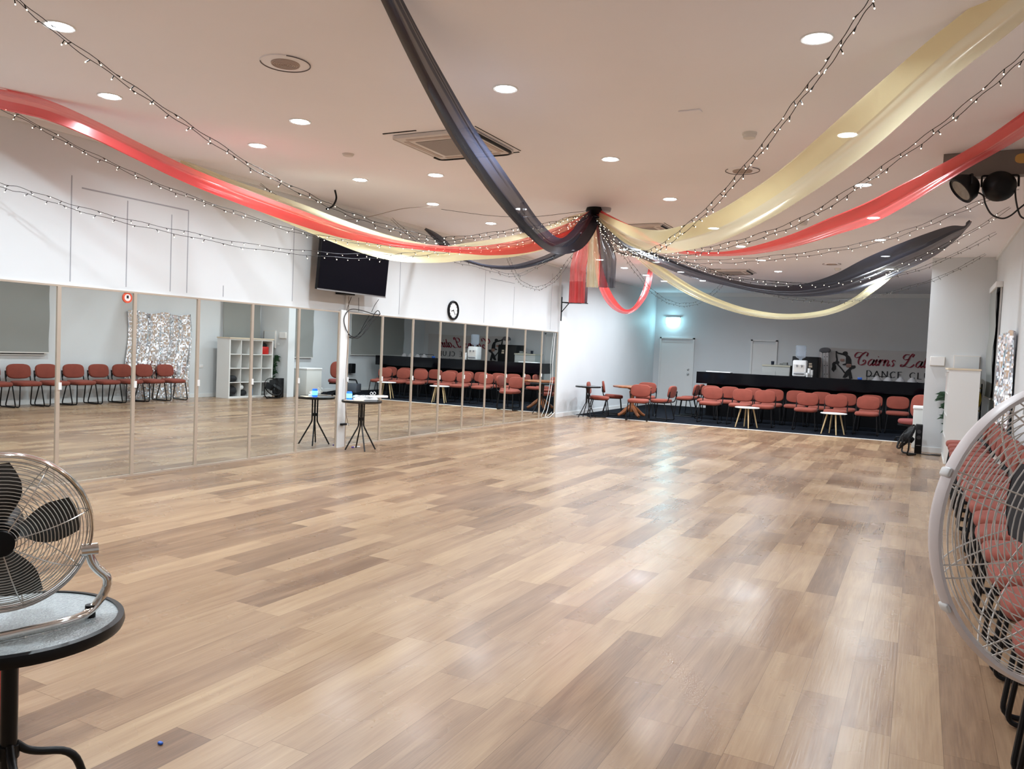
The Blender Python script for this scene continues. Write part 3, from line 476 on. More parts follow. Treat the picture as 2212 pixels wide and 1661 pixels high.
o = MB(); o.pad(.02, .014, .01, 0, T_(0, 0, .005)); b = o.build('confetti_scrap', BLUEB, None, (4.92, 1.97, 0)); tag(b, 'tiny blue scrap lying on the floorboards at lower left', 'scrap')

# ------------------------------------------------------------------ wall screen
t = thing('wall_television', 'large black flat television hung high on the left wall', 'television', (.22, 8.85, 2.18))
TS = T_(0, 0, 0, ry=math.radians(4.5))
MB().box((-.03, -.745, 0), (.018, .745, .86), T=TS, bev=.006).build('housing', BLACK, t)
MB().box((.0182, -.735, .022), (.021, .735, .85), T=TS).build('screen', SCREEN, t)
MB().box((.012, -.745, -.006), (.024, .745, .012), T=TS).build('lower_bezel', SILVER, t)
MB().box((-.22, -.12, .15), (-.20, .12, .65)).box((-.20, -.03, .35), (-.02, .03, .45)).box((-.215, -.1, -.02), (-.05, .12, .0)).build('wall_bracket', BLACKM, t)
cl = ['thin dark cable hanging from the left underside of the television', 'straight dark cable dropping below the television bracket', 'dark cable hanging from the right underside of the television',
      'large loose loop of black cable hanging below the television', 'inner loop of black cable hanging below the television']
CB = [DATA['TVC'][0], DATA['TVC'][1], DATA['TVC'][2], DATA['TVC'][3], DATA['TVC'][4]]
for P, l in zip(CB, cl):
    o = MB(); o.tube(spline(P, 8), .006 if 'loop' in l else .004, 6); tag(o.build('hanging_cable', STEEL), l, 'cable', 'cables below the television')
o = MB(); o.tube(spline([(.06, 8.97, 2.15), (.065, 8.975, 1.6), (.06, 8.96, .9), (.07, 8.98, .5), (.1, 9.02, .3)], 8), .004, 6)
tag(o.build('hanging_cable', mat('brown_cable', (.2, .14, .09), .6)), 'brown cable running down beside the white post', 'cable')
o = MB(); o.tube(spline([(.058, 8.93, .98), (.07, 8.93, .8), (.062, 8.92, .6), (.07, 8.93, .38)], 8), .006, 6)
tag(o.build('hanging_cable', WHITE), 'white cord clipped to the front of the white post', 'cable')
t = thing('post_socket', 'black multi plug strapped low on the white post', 'plug', (.07, 8.93, .33))
MB().box((-.02, -.05, -.015), (.02, .06, .015), bev=.004).build('body', BLACK, t); MB().cyl((0, .06, 0), (0, .12, -.012), .011, seg=8).build('plug', WHITE, t)
o = MB(); o.tube(spline([(.04, 16.2, 1.90), (.05, 16.12, 1.3), (.045, 16.14, .8), (.06, 15.95, .25), (.07, 15.80, .05), (.06, 16.05, .03), (.055, 16.32, .12)], 8), .006, 6)
tag(o.build('white_cable', WHITE), 'white cord hanging over the last mirror at the far end', 'cord')

# ------------------------------------------------------------------ clock, bracket speaker, exit sign
t = thing('wall_clock', 'round black-rimmed white wall clock above the mirrors', 'clock', (.0, 11.87, 2.13))
R_ = T_(ry=PI/2)
m = MB(); m.lathe([(.13, .0), (.165, .0), (.170, .02), (.165, .04), (.154, .045), (.150, .03), (.13, .028), (.13, 0)], 40, T=R_); m.build('rim', BLACK, t)
m = MB(); m.lathe([(0, .0), (.145, 0), (.145, .022), (0, .022)], 40, T=R_); f_ = m.build('dial', WHITE, t)
m = MB()
for k in range(12):
    a = k*PI/6; m.add([(.0235, .128*math.sin(a)-.006*math.cos(a)*1, .128*math.cos(a)+.006*math.sin(a)), (.0235, .128*math.sin(a)+.006*math.cos(a), .128*math.cos(a)-.006*math.sin(a)),
       (.0235, .108*math.sin(a)+.006*math.cos(a), .108*math.cos(a)-.006*math.sin(a)), (.0235, .108*math.sin(a)-.006*math.cos(a), .108*math.cos(a)+.006*math.sin(a))], [(0, 1, 2, 3)])
m.build('hour_marks', INK, f_)
for L_, a, w_, nm in ((.10, math.radians(140), .005, 'minute_hand'), (.07, math.radians(258), .007, 'hour_hand')):
    m = MB(); m.box((.024, -w_, -.015), (.027, w_, L_), T=T_(rx=-a)); m.build(nm, BLACK, t)
t = thing('speaker_bracket', 'black triangular wall bracket at the far end of the mirror wall', 'bracket', (.05, 16.45, 2.6))
MB().box((0, -.02, -.42), (.012, .02, .12)).build('wall_plate', BLACKM, t)
MB().cyl((.0, 0, 0), (.50, -.05, -.02), .013, seg=8).cyl((.01, 0, -.22), (.2, -.02, -.01), .011, seg=8).build('arm', BLACKM, t)
MB().box((.12, -.12, -.025), (.60, .10, -.005)).build('shelf_plate', BLACKM, t)
t = thing('box_speaker', 'dark loudspeaker sitting on the wall bracket behind the red cloth tail', 'speaker', (.46, 16.42, 2.595))
MB().box((-.17, -.14, 0), (.17, .14, .46), bev=.012).build('cabinet', mat('dark_red_cabinet', (.05, .012, .014), .5), t)
for z in (.14, .33):
    m = MB(); m.lathe([(0, .0), (.05, .0), (.09, .006), (.095, 0)], 24, T=T_(.0, -.14, z, rx=PI/2)); m.build('speaker_cone', BLACK, t)
t = thing('exit_sign', 'glowing pale cyan exit light box above the left white door', 'sign', (.60, YB, 2.46))
MB().box((-.20, -.05, .0), (.20, -.012, .20), bev=.008).build('light_box', EXITM, t)
MB().box((-.22, -.055, .20), (.22, 0, .225)).build('top_rail', SILVER, t)
pl = bpy.data.lights.new('exit_glow', 'POINT'); pl.shadow_soft_size = .07; pl.energy = 8; pl.color = (.45, .85, 1)
po = bpy.data.objects.new('exit_glow', pl); COL.objects.link(po); po.parent = t; po.location = (0, -.17, .08)

# ------------------------------------------------------------------ doors on the back wall
def door(n, x0, x1, z1, knob, rec):
    f = struct('door_%d' % n, MB().box((x0, YB-.02, 0), (x1, YB-.004, z1-rec)), TRIMW)
    m = MB(); m.box((x0-.05, YB-.045, 0), (x0, YB, z1+.04)).box((x1, YB-.045, 0), (x1+.05, YB, z1+.04)).box((x0-.05, YB-.045, z1), (x1+.05, YB, z1+.04))
    if rec: m.box((x0, YB-.03, z1-rec), (x1, YB, z1-rec+.02))
    m.build('door_frame', TRIMW, f, kind='structure')
    if knob:
        for z, r_ in ((.98, .033), (1.12, .028)):
            q = MB(); q.lathe([(0, 0), (r_, 0), (r_*.6, .02), (r_, .04), (r_*.8, .055), (0, .06)], 16, T=T_(x1-.10, YB-.02, z, rx=PI/2)); q.build('door_knob' if z < 1 else 'door_lock', SILVER, f)
door(1, .28, 1.24, 2.02, True, .10); door(2, 2.98, 3.62, 2.03, False, .10)

# ------------------------------------------------------------------ bar counter
t = thing('bar_counter', 'long glossy black bar counter across the back of the hall', 'counter', (0, 0, .004))
MB().box((2.22, 20.30, .83), (8.0, 20.36, 1.125)).box((2.22, 20.36, 1.085), (8.0, 20.98, 1.125)).box((2.22, 20.36, .83), (2.28, 20.98, 1.085)).build('counter_top', GLOSSB, t)
MB().box((2.45, 20.50, 0), (7.96, 20.80, 1.085)).build('counter_front', MATTB, t)
o = MB(); o.box((0, 0, 0), (.62, .28, .02), bev=.006); b = o.build('papers_tray', WHITE, None, (2.42, 20.45, 1.129)); tag(b, 'low white tray lying on the left end of the counter', 'tray')
t = thing('water_dispenser', 'white water dispenser with upturned bottle on the bar counter', 'water dispenser', (4.67, 20.75, 1.129))
m = MB(); m.box((-.16, -.15, 0), (.16, .15, .40), bev=.03).box((-.15, -.155, .12), (-.12, -.12, .3)).box((.12, -.155, .12), (.15, -.12, .3)); m.build('body', WHITE, t)
MB().box((-.12, -.158, .11), (.12, -.149, .29)).build('tap_recess', OFFW, t)
for s in (-1, 1):
    q = MB(); q.box((s*.055-.018, -.19, .26), (s*.055+.018, -.158, .285)).cyl((s*.055, -.178, .23), (s*.055, -.178, .26), .010, seg=8); q.build('tap', mat('grey_tap', (.25, .25, .27), .4), t)
MB().box((-.12, -.185, .06), (.12, -.15, .085), bev=.006).build('drip_tray', mat('grey_tap', (.25, .25, .27), .4), t)
m = MB(); m.lathe([(0, .39), (.03, .39), (.035, .43), (.11, .47), (.125, .50), (.118, .52), (.125, .54), (.118, .57), (.125, .60), (.118, .63), (.125, .66), (.125, .75), (.11, .765), (0, .765)], 28); m.build('water_bottle', WATER, t)
for (x, y, n) in ((4.90, 20.62, 8), (4.955, 20.66, 6), (4.87, 20.55, 2)):
    b = MB(); h = .055+.018*n
    pr = [(0, 0), (.026, 0)]
    for k in range(n): z = .02+k*.018; pr += [(.034, z+.03), (.038, z+.036), (.035, z+.04)]
    pr += [(.036, h+.01), (0, h+.01)]; b.lathe(pr, 20)
    ob = b.build('cup_stack', WHITE, None, (x, y, 1.129)); tag(ob, {8: 'tallest stack of white cups beside the dispenser', 6: 'middle stack of white cups beside the dispenser', 2: 'short stack of two white cups in front of the taller stacks'}[n], 'cups', 'stacks of white cups')
for i, (x, h_) in enumerate(((6.42, .10), (6.66, .09), (6.92, .10), (7.16, .10))):
    b = MB(); b.lathe([(0, 0), (.105, 0), (.10, .02), (.03, h_), (0, h_)], 20); ob = b.build('grey_bowl', mat('grey_bowl', (.32, .31, .32), .4), None, (x, 20.66, 1.129))
    tag(ob, ['leftmost', 'second', 'third', 'rightmost'][i]+' of four upturned grey bowls on the right half of the counter', 'bowl', 'upturned bowls on the counter')
ob = MB().box((0, 0, 0), (.10, .05, .05), bev=.008).build('blue_box', BLUEB, None, (6.0, 20.6, 1.129)); tag(ob, 'small blue packet on the counter below the banner letter D', 'packet')
t = thing('wire_stand', 'low black wire stand on the counter, seen in the mirror', 'stand', (6.45, 20.85, 1.129))
MB().tube(fillet([(-.26, 0, .006), (-.26, 0, .09), (.26, 0, .09), (.26, 0, .006)], .02), .008, 6).build('frame', BLACKM, t)

# behind the bar
t = thing('bar_cabinet', 'low pale grey cabinet behind the bar, by the second door', 'cabinet', (3.83, 22.75, .004))
MB().box((-.36, -.28, 0), (.36, .28, 1.33)).build('body', FRIDGE, t); MB().box((-.37, -.30, 1.33), (.37, .29, 1.37)).build('top', mat('cream_top', (.60, .57, .46), .4), t)
for x in (-.18, .18): MB().box((x-.17, -.292, .10), (x+.17, -.281, 1.20)).build('door', FRIDGE, t)
ob = MB(); ob.lathe([(0, 0), (.04, 0), (.045, .1), (.04, .1), (.036, .01), (0, .01)], 16); ob = ob.build('dark_mug', mat('navy_mug', (.01, .015, .03), .3), None, (3.70, 22.7, 1.374)); tag(ob, 'dark mug on the left of the grey cabinet', 'mug')
ob = MB(); ob.box((-.18, -.1, 0), (.18, .1, .012)).box((-.05, -.06, .012), (.12, .06, .05), T=T_(rz=.4)).box((.05, -.05, .012), (.16, .03, .075), T=T_(rz=-.3)); ob = ob.build('paper_pile', mat('grey_paper', (.25, .26, .25), .6), None, (3.95, 22.68, 1.374)); tag(ob, 'pile of grey papers and bits on the grey cabinet', 'papers')
t = thing('black_fridge', 'tall matt black fridge behind the water dispenser', 'fridge', (4.55, 22.95, .004))
MB().box((-.33, -.32, 0), (.33, .32, 1.63), bev=.012).build('body', BLACK, t)
MB().box((-.325, -.345, .05), (.325, -.322, 1.60), bev=.006).build('door', BLACK, t)
m = MB(); m.box((.10, -.3475, 1.34), (.19, -.3455, 1.40)).box((.10, -.3475, 1.42), (.18, -.3455, 1.46)); m.build('energy_labels', PAPER, t)
t = thing('folded_ladder', 'folded white metal ladder leaning beside the black fridge', 'ladder', (5.09, 23.15, .004))
LT = T_(rx=math.radians(-6), ry=math.radians(-4))
for x in (-.13, -.045, .025): MB().box((x, -.03, 0), (x+.062, .03, 1.80), T=LT).build('rail', mat('ladder_white', (.60, .56, .56), .4), t)
m = MB(); m.pad(.30, .16, .10, 0, LT @ T_(0, 0, 1.84, rx=PI/2), n=2.2); m.build('end_cap', mat('grey_cap', (.12, .12, .13), .6), t)
for z in (1.18, 1.42, 1.66):
    for x in (-.014, .056): m = MB(); m.lathe([(0, 0), (.012, 0), (.012, .004), (0, .004)], 10, T=LT @ T_(x, -.031, z, rx=PI/2)); m.build('rung_bolt', INK, t)

# ------------------------------------------------------------------ banner
t = thing('club_banner', 'pale vinyl club banner with red script on the back wall', 'banner', (0, YB-.03, 0))
g_ = []
NB = 40
for j in range(9):
    row = []
    for i in range(NB+1):
        u = i/NB; x = 4.98+u*3.21; z = 1.02+(.90-.03*math.sin(u*PI))*j/8; row.append((x, -.004*math.sin(u*17+j*.5)-.003*math.sin(u*40), z))
    g_.append(row)
m = MB(); m.sheet(g_); m.sheet([[(p[0], p[1]+.004, p[2]) for p in r] for r in g_][::-1]); m.build('sheet', BANNER, t)
def pen(mb, pts, w0=.006, w1=.022, ang=1.0, n=7, y=-.014):
    P = spline([(p[0], 0, p[1]) for p in pts], n) if len(pts) > 2 else [Vector((p[0], 0, p[1])) for p in pts]
    L = []; R = []
    for i, p in enumerate(P):
        d = P[min(i+1, len(P)-1)]-P[max(i-1, 0)]
        if d.length < 1e-9: d = Vector((1, 0, 0))
        d.normalize(); a = abs(math.sin(math.atan2(d.z, d.x)-ang+PI/2)); a = abs(d.x*math.cos(ang)+d.z*math.sin(ang)); ww = (w0+(w1-w0)*a**1.5)/2
        nrm = Vector((-d.z, 0, d.x)); L.append((p+nrm*ww)); R.append((p-nrm*ww))
    mb.sheet([[(a.x, y, a.z), (b.x, y, b.z)] for a, b in zip(L, R)], smooth=False)
GL = {'a': (1.15, [[(.88,.9),(.5,1.0),(.12,.6),(.15,.12),(.45,0),(.8,.45),(.9,.95)], [(.92,1.0),(.8,.35),(.92,0),(1.2,.3)]]),
 'i': (.55, [[(0,.55),(.22,1.0),(.14,.3),(.3,0),(.6,.3)], [(.28,1.42),(.34,1.5)]]),
 'r': (.8, [[(0,.55),(.22,1.0),(.16,.5),(.14,0)], [(.18,.5),(.5,.98),(.78,.85)]]),
 'n': (1.1, [[(0,.55),(.22,1.0),(.16,.5),(.14,0)], [(.18,.5),(.5,.98),(.74,.8),(.68,.2),(.8,0),(1.12,.3)]]),
 's': (.8, [[(.75,.82),(.5,1.0),(.25,.78),(.58,.38),(.45,.02),(.05,.1)]]),
 't': (.6, [[(.26,1.7),(.16,.4),(.3,0),(.6,.3)], [(.0,1.02),(.5,1.05)]]),
 'C': (1.75, [[(1.45,1.45),(1.5,1.95),(1.1,2.1),(.55,1.6),(.3,.8),(.5,.12),(1.0,0),(1.5,.35),(1.4,.8),(1.1,.75),(1.15,.5)], [(.45,1.35),(-.2,1.15),(-.5,1.5),(-.2,2.0),(.45,2.0),(.8,1.9)]]),
 'L': (2.1, [[(1.35,1.6),(1.5,2.0),(1.25,2.1),(.95,1.6),(.75,.8),(.35,.12),(-.1,.05),(-.05,.3),(.4,.25),(.9,.02),(1.5,0),(1.95,.45)], [(.95,1.3),(.3,1.15),(-.05,1.5),(.2,1.95),(.8,2.0)]])}
m = MB(); xh = .165
def word(s, x, z):
    for ch in s:
        adv, strokes = GL[ch]
        for st in strokes: pen(m, [(x+(p[0]+.22*p[1])*xh*.92, z+p[1]*xh) for p in st], .011, .042 if ch.isupper() else .040, ang=1.15)
        x += adv*xh*.92
    return x
word('C', 5.74, 1.475); word('airns', 6.03, 1.47); word('L', 6.86, 1.47); word('atin', 7.19, 1.47)
m.build('red_lettering', CRIM, t)
BLK = {'D': (.9, [[(.1,0),(.1,1)], [(.1,1),(.5,.98),(.8,.5),(.5,.02),(.1,0)]]), 'A': (.95, [[(0,0),(.45,1)], [(.45,1),(.9,0)], [(.2,.35),(.7,.35)]]), 'N': (1.0, [[(.1,0),(.1,1)], [(.1,1),(.85,0)], [(.85,0),(.85,1)]]),
 'C': (.9, [[(.8,.85),(.5,1.0),(.15,.75),(.1,.4),(.35,.02),(.8,.15)]]), 'E': (.8, [[(.1,0),(.1,1)], [(.1,1),(.65,1)], [(.1,.52),(.55,.52)], [(.1,0),(.68,0)]]), 'L': (.75, [[(.1,0),(.1,1)], [(.1,0),(.65,0)]]),
 'U': (.95, [[(.1,1),(.12,.3),(.45,0),(.78,.3),(.8,1)]]), 'B': (.85, [[(.1,0),(.1,1)], [(.1,1),(.55,.95),(.5,.55),(.1,.53)], [(.1,.53),(.65,.45),(.62,.05),(.1,0)]]), ' ': (.5, [])}
m = MB(); x = 6.02; hh = .165
for ch in 'DANCE CLUB':
    adv, strokes = BLK[ch]
    for st in strokes:
        pen(m, [(x+p[0]*hh, 1.165+p[1]*hh) for p in st], .012, .030, ang=1.5, n=5)
    for st in strokes:
        for e in (st[0], st[-1]):
            if ch in 'DANLUBE' and len(st) == 2 and st[0][0] == st[1][0]: pen(m, [(x+e[0]*hh-.016, 1.165+e[1]*hh), (x+e[0]*hh+.016, 1.165+e[1]*hh)], .009, .009)
    x += (adv+.22)*hh
m.build('black_lettering', INK, t)
m = MB()
for S_ in DATA['SIL']: m.add([(p[0], -.015, p[1]) for p in S_], [tuple(range(len(S_)))[::-1]])
m.build('dancing_couple', INK, t)
m = MB(); m.pad(.13, .10, .002, 0, T_(5.57, -.018, 1.44, rx=PI/2)); m.pad(.11, .07, .002, 0, T_(5.40, -.018, 1.585, rx=PI/2)); m.build('dancer_skin', PINK, t)

# ------------------------------------------------------------------ right wall: windows, blinds, curtain
def window(n, y0, y1, z0, z1, label, drop=0):
    f = struct('window_%d' % n, MB().box((XR-.03, y0, z0-.03), (XR-.005, y1, z1)), TRIMW)
    MB().box((XR-.034, y0+.03, z0), (XR-.03, y1-.03, z1-.03)).build('pane', NIGHT, f, kind='structure')
    t = thing('roller_blind', label, 'blind', (XR, 0, 0))
    g_ = [[(-.075-.012*math.sin(j*.9)*(1 if abs(i-6) > 4 else .2), y0-.04+(y1-y0+.08)*i/12, z1-(z1-z0-drop)*j/14) for i in range(13)] for j in range(15)]
    m = MB(); m.sheet(g_); m.sheet([[(p[0]+.003, p[1], p[2]) for p in r] for r in g_][::-1]); m.build('fabric', BLIND, t)
    MB().box((-.086, y0-.04, z0+drop-.02), (-.066, y1+.04, z0+drop)).build('bottom_rail', OFFW, t)
    MB().box((-.10, y0-.06, z1-.02), (-.0, y1+.06, z1+.07), bev=.008).build('head_box', TRIMW, t)
window(1, 6.9, 9.9, 1.0, 2.85, 'wide grey blind over the near window, seen in the leftmost mirror', .04)
window(2, 14.45, 15.62, 1.05, 2.80, 'narrow grey blind in the corner behind the white cube shelf')
window(3, 16.15, 17.7, 1.02, 2.80, 'grey blind beyond the pier, seen in the mirror above the fridge-like white cabinet'.replace('fridge-like ', ''))
window(4, 19.5, 22.2, 1.13, 2.80, 'wide grey blind beside the bar, seen in the mirror above the black speaker')
g_ = []
for j in range(22):
    z = 1.95*(1-j/21); row = []
    for i in range(61):
        u = i/60; y = 11.72+1.72*u+.05*math.sin(j*.3); wv = .025*math.sin(u*38+.8*math.sin(j*.25))+.015*math.sin(u*90+j*.2)
        row.append((XR-.055+wv, y, z+.03+.03*math.sin(u*2*PI*2.2)*(1-j/21)-.0))
    g_.append(row)
m = MB(); m.sheet(g_); m.sheet([[(p[0]+.002, p[1], p[2]) for p in r] for r in g_][::-1])
tag(m.build('foil_curtain', FOIL), 'shimmering silver foil curtain hanging on the right wall', 'curtain')
m = MB(); m.box((XR-.012, 13.75, .72), (XR, 13.87, .80), bev=.004); tag(m.build('wall_socket', WHITE), 'small white wall socket between the silver curtain and the cube shelf', 'socket')

# ------------------------------------------------------------------ cube shelf and its contents
t = thing('cube_shelf', 'white four by four cube shelf standing by the right wall', 'shelf', (7.72, 14.08, 0))
D_, S4 = .42, 1.47
m = MB(); e = .038; i_ = .016
m.box((0, 0, 0), (D_, S4, e)).box((0, 0, S4-e), (D_, S4, S4)).box((0, 0, e), (D_, e, S4-e)).box((0, S4-e, e), (D_, S4, S4-e))
m.build('case', WHITEM, t)
c4 = (S4-2*e)/4
for k in (1, 2, 3):
    MB().box((.004, e+c4*k-i_/2, e), (D_-.004, e+c4*k+i_/2, S4-e)).build('divider', WHITEM, t)
    MB().box((.004, e, e+c4*k-i_/2), (D_-.004, S4-e, e+c4*k+i_/2)).build('shelf_board', WHITEM, t)
MB().box((D_-.006, e, e), (D_, S4-e, S4-e)).build('back_panel', WHITEM, t)
MB().box((-.02, -.012, S4), (D_+.01, S4+.01, S4+.028)).build('cream_top_board', mat('cream_board', (.66, .56, .42), .5), t)
def cell(row, c): return (7.78, 14.08+e+c4*c+c4/2, e+c4*row+i_/2)
m = MB(); m.box((0, -.12, 0), (.24, .12, .20), bev=.02); b = m.build('red_basket', REDP, None, cell(3, 3)); tag(b, 'red basket in the top far cube of the white shelf', 'basket')
m = MB(); m.pad(.2, .2, .10, 0, T_(.12, 0, .23)); m.build('contents', BLACK, b)
for (r_, c_, w_, h_, l) in ((2-1, 0, .3, .16, 'black bag lying in the second cube from the floor, nearest end of the shelf'), (0, 0, .3, .26, 'black bag spilling out of the lowest nearest cube'), ):
    x, y, z = cell(r_, c_); m = MB(); m.pad(.32, w_, h_, 0, T_(.13, 0, h_/2), n=2.5, rnd=.5); tag(m.build('black_bag', mat('bag_cloth', (.012, .012, .014), .8, bump=.5, bscale=20), None, (x, y, z)), l, 'bag')
x, y, z = cell(0, 1); m = MB(); m.pad(.22, .26, .14, 0, T_(.12, .02, .07), n=2.5, rnd=.5); tag(m.build('black_bag', MATS['bag_cloth'], None, (x, y, z)), 'black bundle in the lowest cube, second from the near end', 'bag')
m = MB(); m.pad(.16, .17, .14, 0, T_(.10, -.04, .21), n=2.2, rnd=.5); tag(m.build('white_bundle', WHITE, None, (x, y, z)), 'white rounded bundle on top of the black one in the lowest cube', 'bundle')
x, y, z = cell(0, 2); m = MB(); m.lathe([(0, 0), (.032, 0), (.034, .1), (.03, .17), (.013, .21), (.013, .235), (0, .235)], 16); tag(m.build('water_bottle', mat('blue_bottle', (.25, .5, .8), .1, trans=.6), None, (x+.05, y-.05, z)), 'pale blue plastic bottle in a lowest cube of the shelf', 'bottle')
x, y, z = cell(0, 3); m = MB(); m.pad(.2, .2, .08, 0, T_(.1, 0, .04), n=2.5); tag(m.build('grey_shoe_pouch', mat('grey_paper', (.25, .26, .25), .6), None, (x, y, z)), 'flat grey pouch in the lowest far cube of the shelf', 'pouch')
t = thing('potted_plant', 'leafy dark green plant between the cube shelf and the pier', 'plant', (7.90, 15.645, 0))
m = MB(); m.lathe([(0, 0), (.05, 0), (.065, .18), (.06, .18), (.05, .03), (0, .03)], 16); m.build('pot', BLACK, t)
m = MB(); m.tube([(0, 0, .03), (-.05, -.01, .4), (-.12, 0, .8), (-.16, -.01, 1.05)], .008, 6); m.build('stem', LEAF, t)
m = MB()
for k in range(34):
    a = random.uniform(PI*.5, PI*1.5); z = random.uniform(.45, 1.12); L_ = random.uniform(.12, .22); dr = random.uniform(-.12, .1)
    b0 = Vector((-.05-.11*(z-.3), 0, z)); d = Vector((math.cos(a)*1.1, math.sin(a)*.12, dr/L_*1.2)).normalized(); sd = Vector((0, .2, 1)).cross(d).cross(d); 
    if sd.length < .1: sd = Vector((0, 0, 1))
    sd.normalize(); q = [b0, b0+d*L_*.35+sd*.022, b0+d*L_*.7+sd*.018, b0+d*L_-Vector((0, 0, .03)), b0+d*L_*.7-sd*.018, b0+d*L_*.35-sd*.022]
    m.add([tuple(p) for p in q], [(0, 1, 2, 3, 4, 5)])
m.build('leaves', LEAF, t)
t = thing('gold_tinsel', 'crumpled gold foil bundle behind the cube shelf', 'foil', (8.215, 15.655, 0))
m = MB(); m.pad(.12, .13, .40, 0, T_(0, 0, .98), n=2.2, rnd=.3); m.build('foil_bundle', GOLDF, t)
m = MB(); m.cyl((.05, .03, 0), (.05, .03, 1.25), .012, seg=8); m.build('black_stick', BLACK, t)

# ------------------------------------------------------------------ on and by the pier
t = thing('switch_plate', 'white square switch box high on the face of the pier', 'switch', (7.575, 15.75, 1.60))
MB().box((-.115, -.035, -.075), (.115, 0, .085), bev=.006).build('box', OFFW, t); MB().box((-.105, -.038, -.065), (.105, -.034, .075)).build('cover', WHITE, t)
t = thing('fuse_board', 'shallow white metal fuse board on the pier above the cube shelf', 'fuse box', (8.02, 15.75, 1.26))
MB().box((-.20, -.035, 0), (.20, 0, .46)).build('box', OFFW, t); MB().box((-.185, -.042, .015), (.185, -.036, .445)).build('door', WALL, t)
MB().box((.188, -.05, .02), (.20, -.036, .44)).build('hinge_strip', GREY, t)
m = MB(); m.box((-.03, -.012, -.03), (.03, 0, .03)); tag(m.build('light_switch', WHITE, None, (7.74, 15.75, 1.38)), 'small white light switch left below the fuse board', 'switch')
t = thing('tower_speaker', 'slim black tower speaker standing at the pier corner', 'speaker', (7.36, 15.42, 0))
MB().box((-.055, -.10, 0), (.055, .12, .50), bev=.01).build('cabinet', BLACK, t); MB().box((-.035, -.103, .14), (.035, -.100, .146)).build('silver_band', SILVER, t)
for z in (.38, .28): q = MB(); q.lathe([(0, 0), (.03, 0), (.034, .006), (0, .007)], 18, T=T_(0, -.10, z, rx=PI/2)); q.build('driver', mat('driver_grey', (.04, .04, .045), .4), t)
t = thing('chest_freezer', 'low white cabinet behind the pier, seen in the mirror', 'cabinet', (7.57, 16.62, 0))
MB().box((-.32, -.30, 0), (.32, .30, .72), bev=.01).build('body', FRIDGE, t); MB().box((-.33, -.31, .72), (.33, .31, .76), bev=.008).build('lid', WHITE, t)
# office chair
t = thing('office_chair', 'tall burgundy office chair behind the pier beside the white cabinet', 'chair', (7.24, 17.55, .004), -.6)
MB().pad(.48, .46, .10, 0, T_(0, 0, .40), n=3).build('seat', REDD, t)
MB().pad(.44, .48, .09, 0, T_(0, .24, .70, rx=math.radians(84)), n=2.8).build('backrest', REDF, t)
MB().cyl((0, 0, .12), (0, 0, .36), .028, seg=12).build('gas_post', BLACK, t)
MB().box((-.2, -.18, .31), (.2, .18, .35), bev=.01).tube(fillet([(0, .05, .33), (0, .30, .35), (0, .31, .66)], .06), .02, 8).build('seat_frame', BLACK, t)
for k in range(5):
    a = k*2*PI/5; c, s = math.cos(a), math.sin(a)
    l_ = MB().cyl((c*.02, s*.02, .12), (c*.28, s*.28, .07), .022, .014, 8).build('leg', BLACK, t)
    q = MB(); q.cyl((c*.28-s*.022, s*.28+c*.022, .027), (c*.28+s*.022, s*.28-c*.022, .027), .027, seg=12); q.build('castor', BLACK, l_)
t = thing('portable_amplifier', 'grey portable amplifier with black handle on the floor, seen in the mirror', 'amplifier', (7.78, 18.9, .004), -.3)
MB().box((-.22, -.2, 0), (.22, .2, .27), bev=.02).build('cabinet', mat('amp_grey', (.10, .11, .13), .5), t)
MB().tube(fillet([(-.17, 0, .26), (-.12, 0, .38), (.12, 0, .38), (.17, 0, .26)], .03), .022, 8).build('handle', BLACK, t)
t = thing('wall_speaker', 'black speaker mounted low on the wall near the bar, seen in the mirror', 'speaker', (XR, 19.5, .55))
MB().box((-.16, -.10, 0), (-.04, .10, .30), bev=.01).box((-.05, -.03, .1), (0, .03, .2)).build('cabinet', BLACK, t)
MB().box((-.168, -.09, .02), (-.161, .09, .28)).build('grille', BLACKM, t)

# ------------------------------------------------------------------ fans
def cage(t, R, depth, nrings, nspoke, wire, m_, rimm, rimr, front=1, twinspoke=False, name='front_grille', hub=.16):
    """dome of concentric wires about local z; front=+1 toward +z"""
    g_ = MB()
    prof = lambda q: front*depth*(1-q**3.2)  # q = radius fraction
    for k in range(nrings):
        q = hub+(1-hub)*(k+.5)/nrings; r_ = R*q; z = prof(q)
        g_.tube([(r_*math.cos(a*2*PI/56), r_*math.sin(a*2*PI/56), z) for a in range(56)], wire, 5, closed=True)
    g_.build(name, m_, t)
    sp = MB()
    for k in range(nspoke):
        for off in ((-.012, .012) if twinspoke else (0,)):
            a = 2*PI*k/nspoke+.25; P = []
            for i in range(10):
                q = hub*.9+(1-hub*.9)*i/9; P.append((R*q*math.cos(a)-off*math.sin(a), R*q*math.sin(a)+off*math.cos(a), prof(min(q, 1))+front*wire*1.5))
            sp.tube(P, wire*1.25, 5)
    sp.build(name.split('_')[0]+'_spokes', m_, t)
    q = MB(); q.lathe([(0, front*(depth-.004)), (R*hub, front*(depth-.004)), (R*hub, front*(depth+.008)), (0, front*(depth+.012))], 28); q.build(name.split('_')[0]+'_cap', BLACK, t)
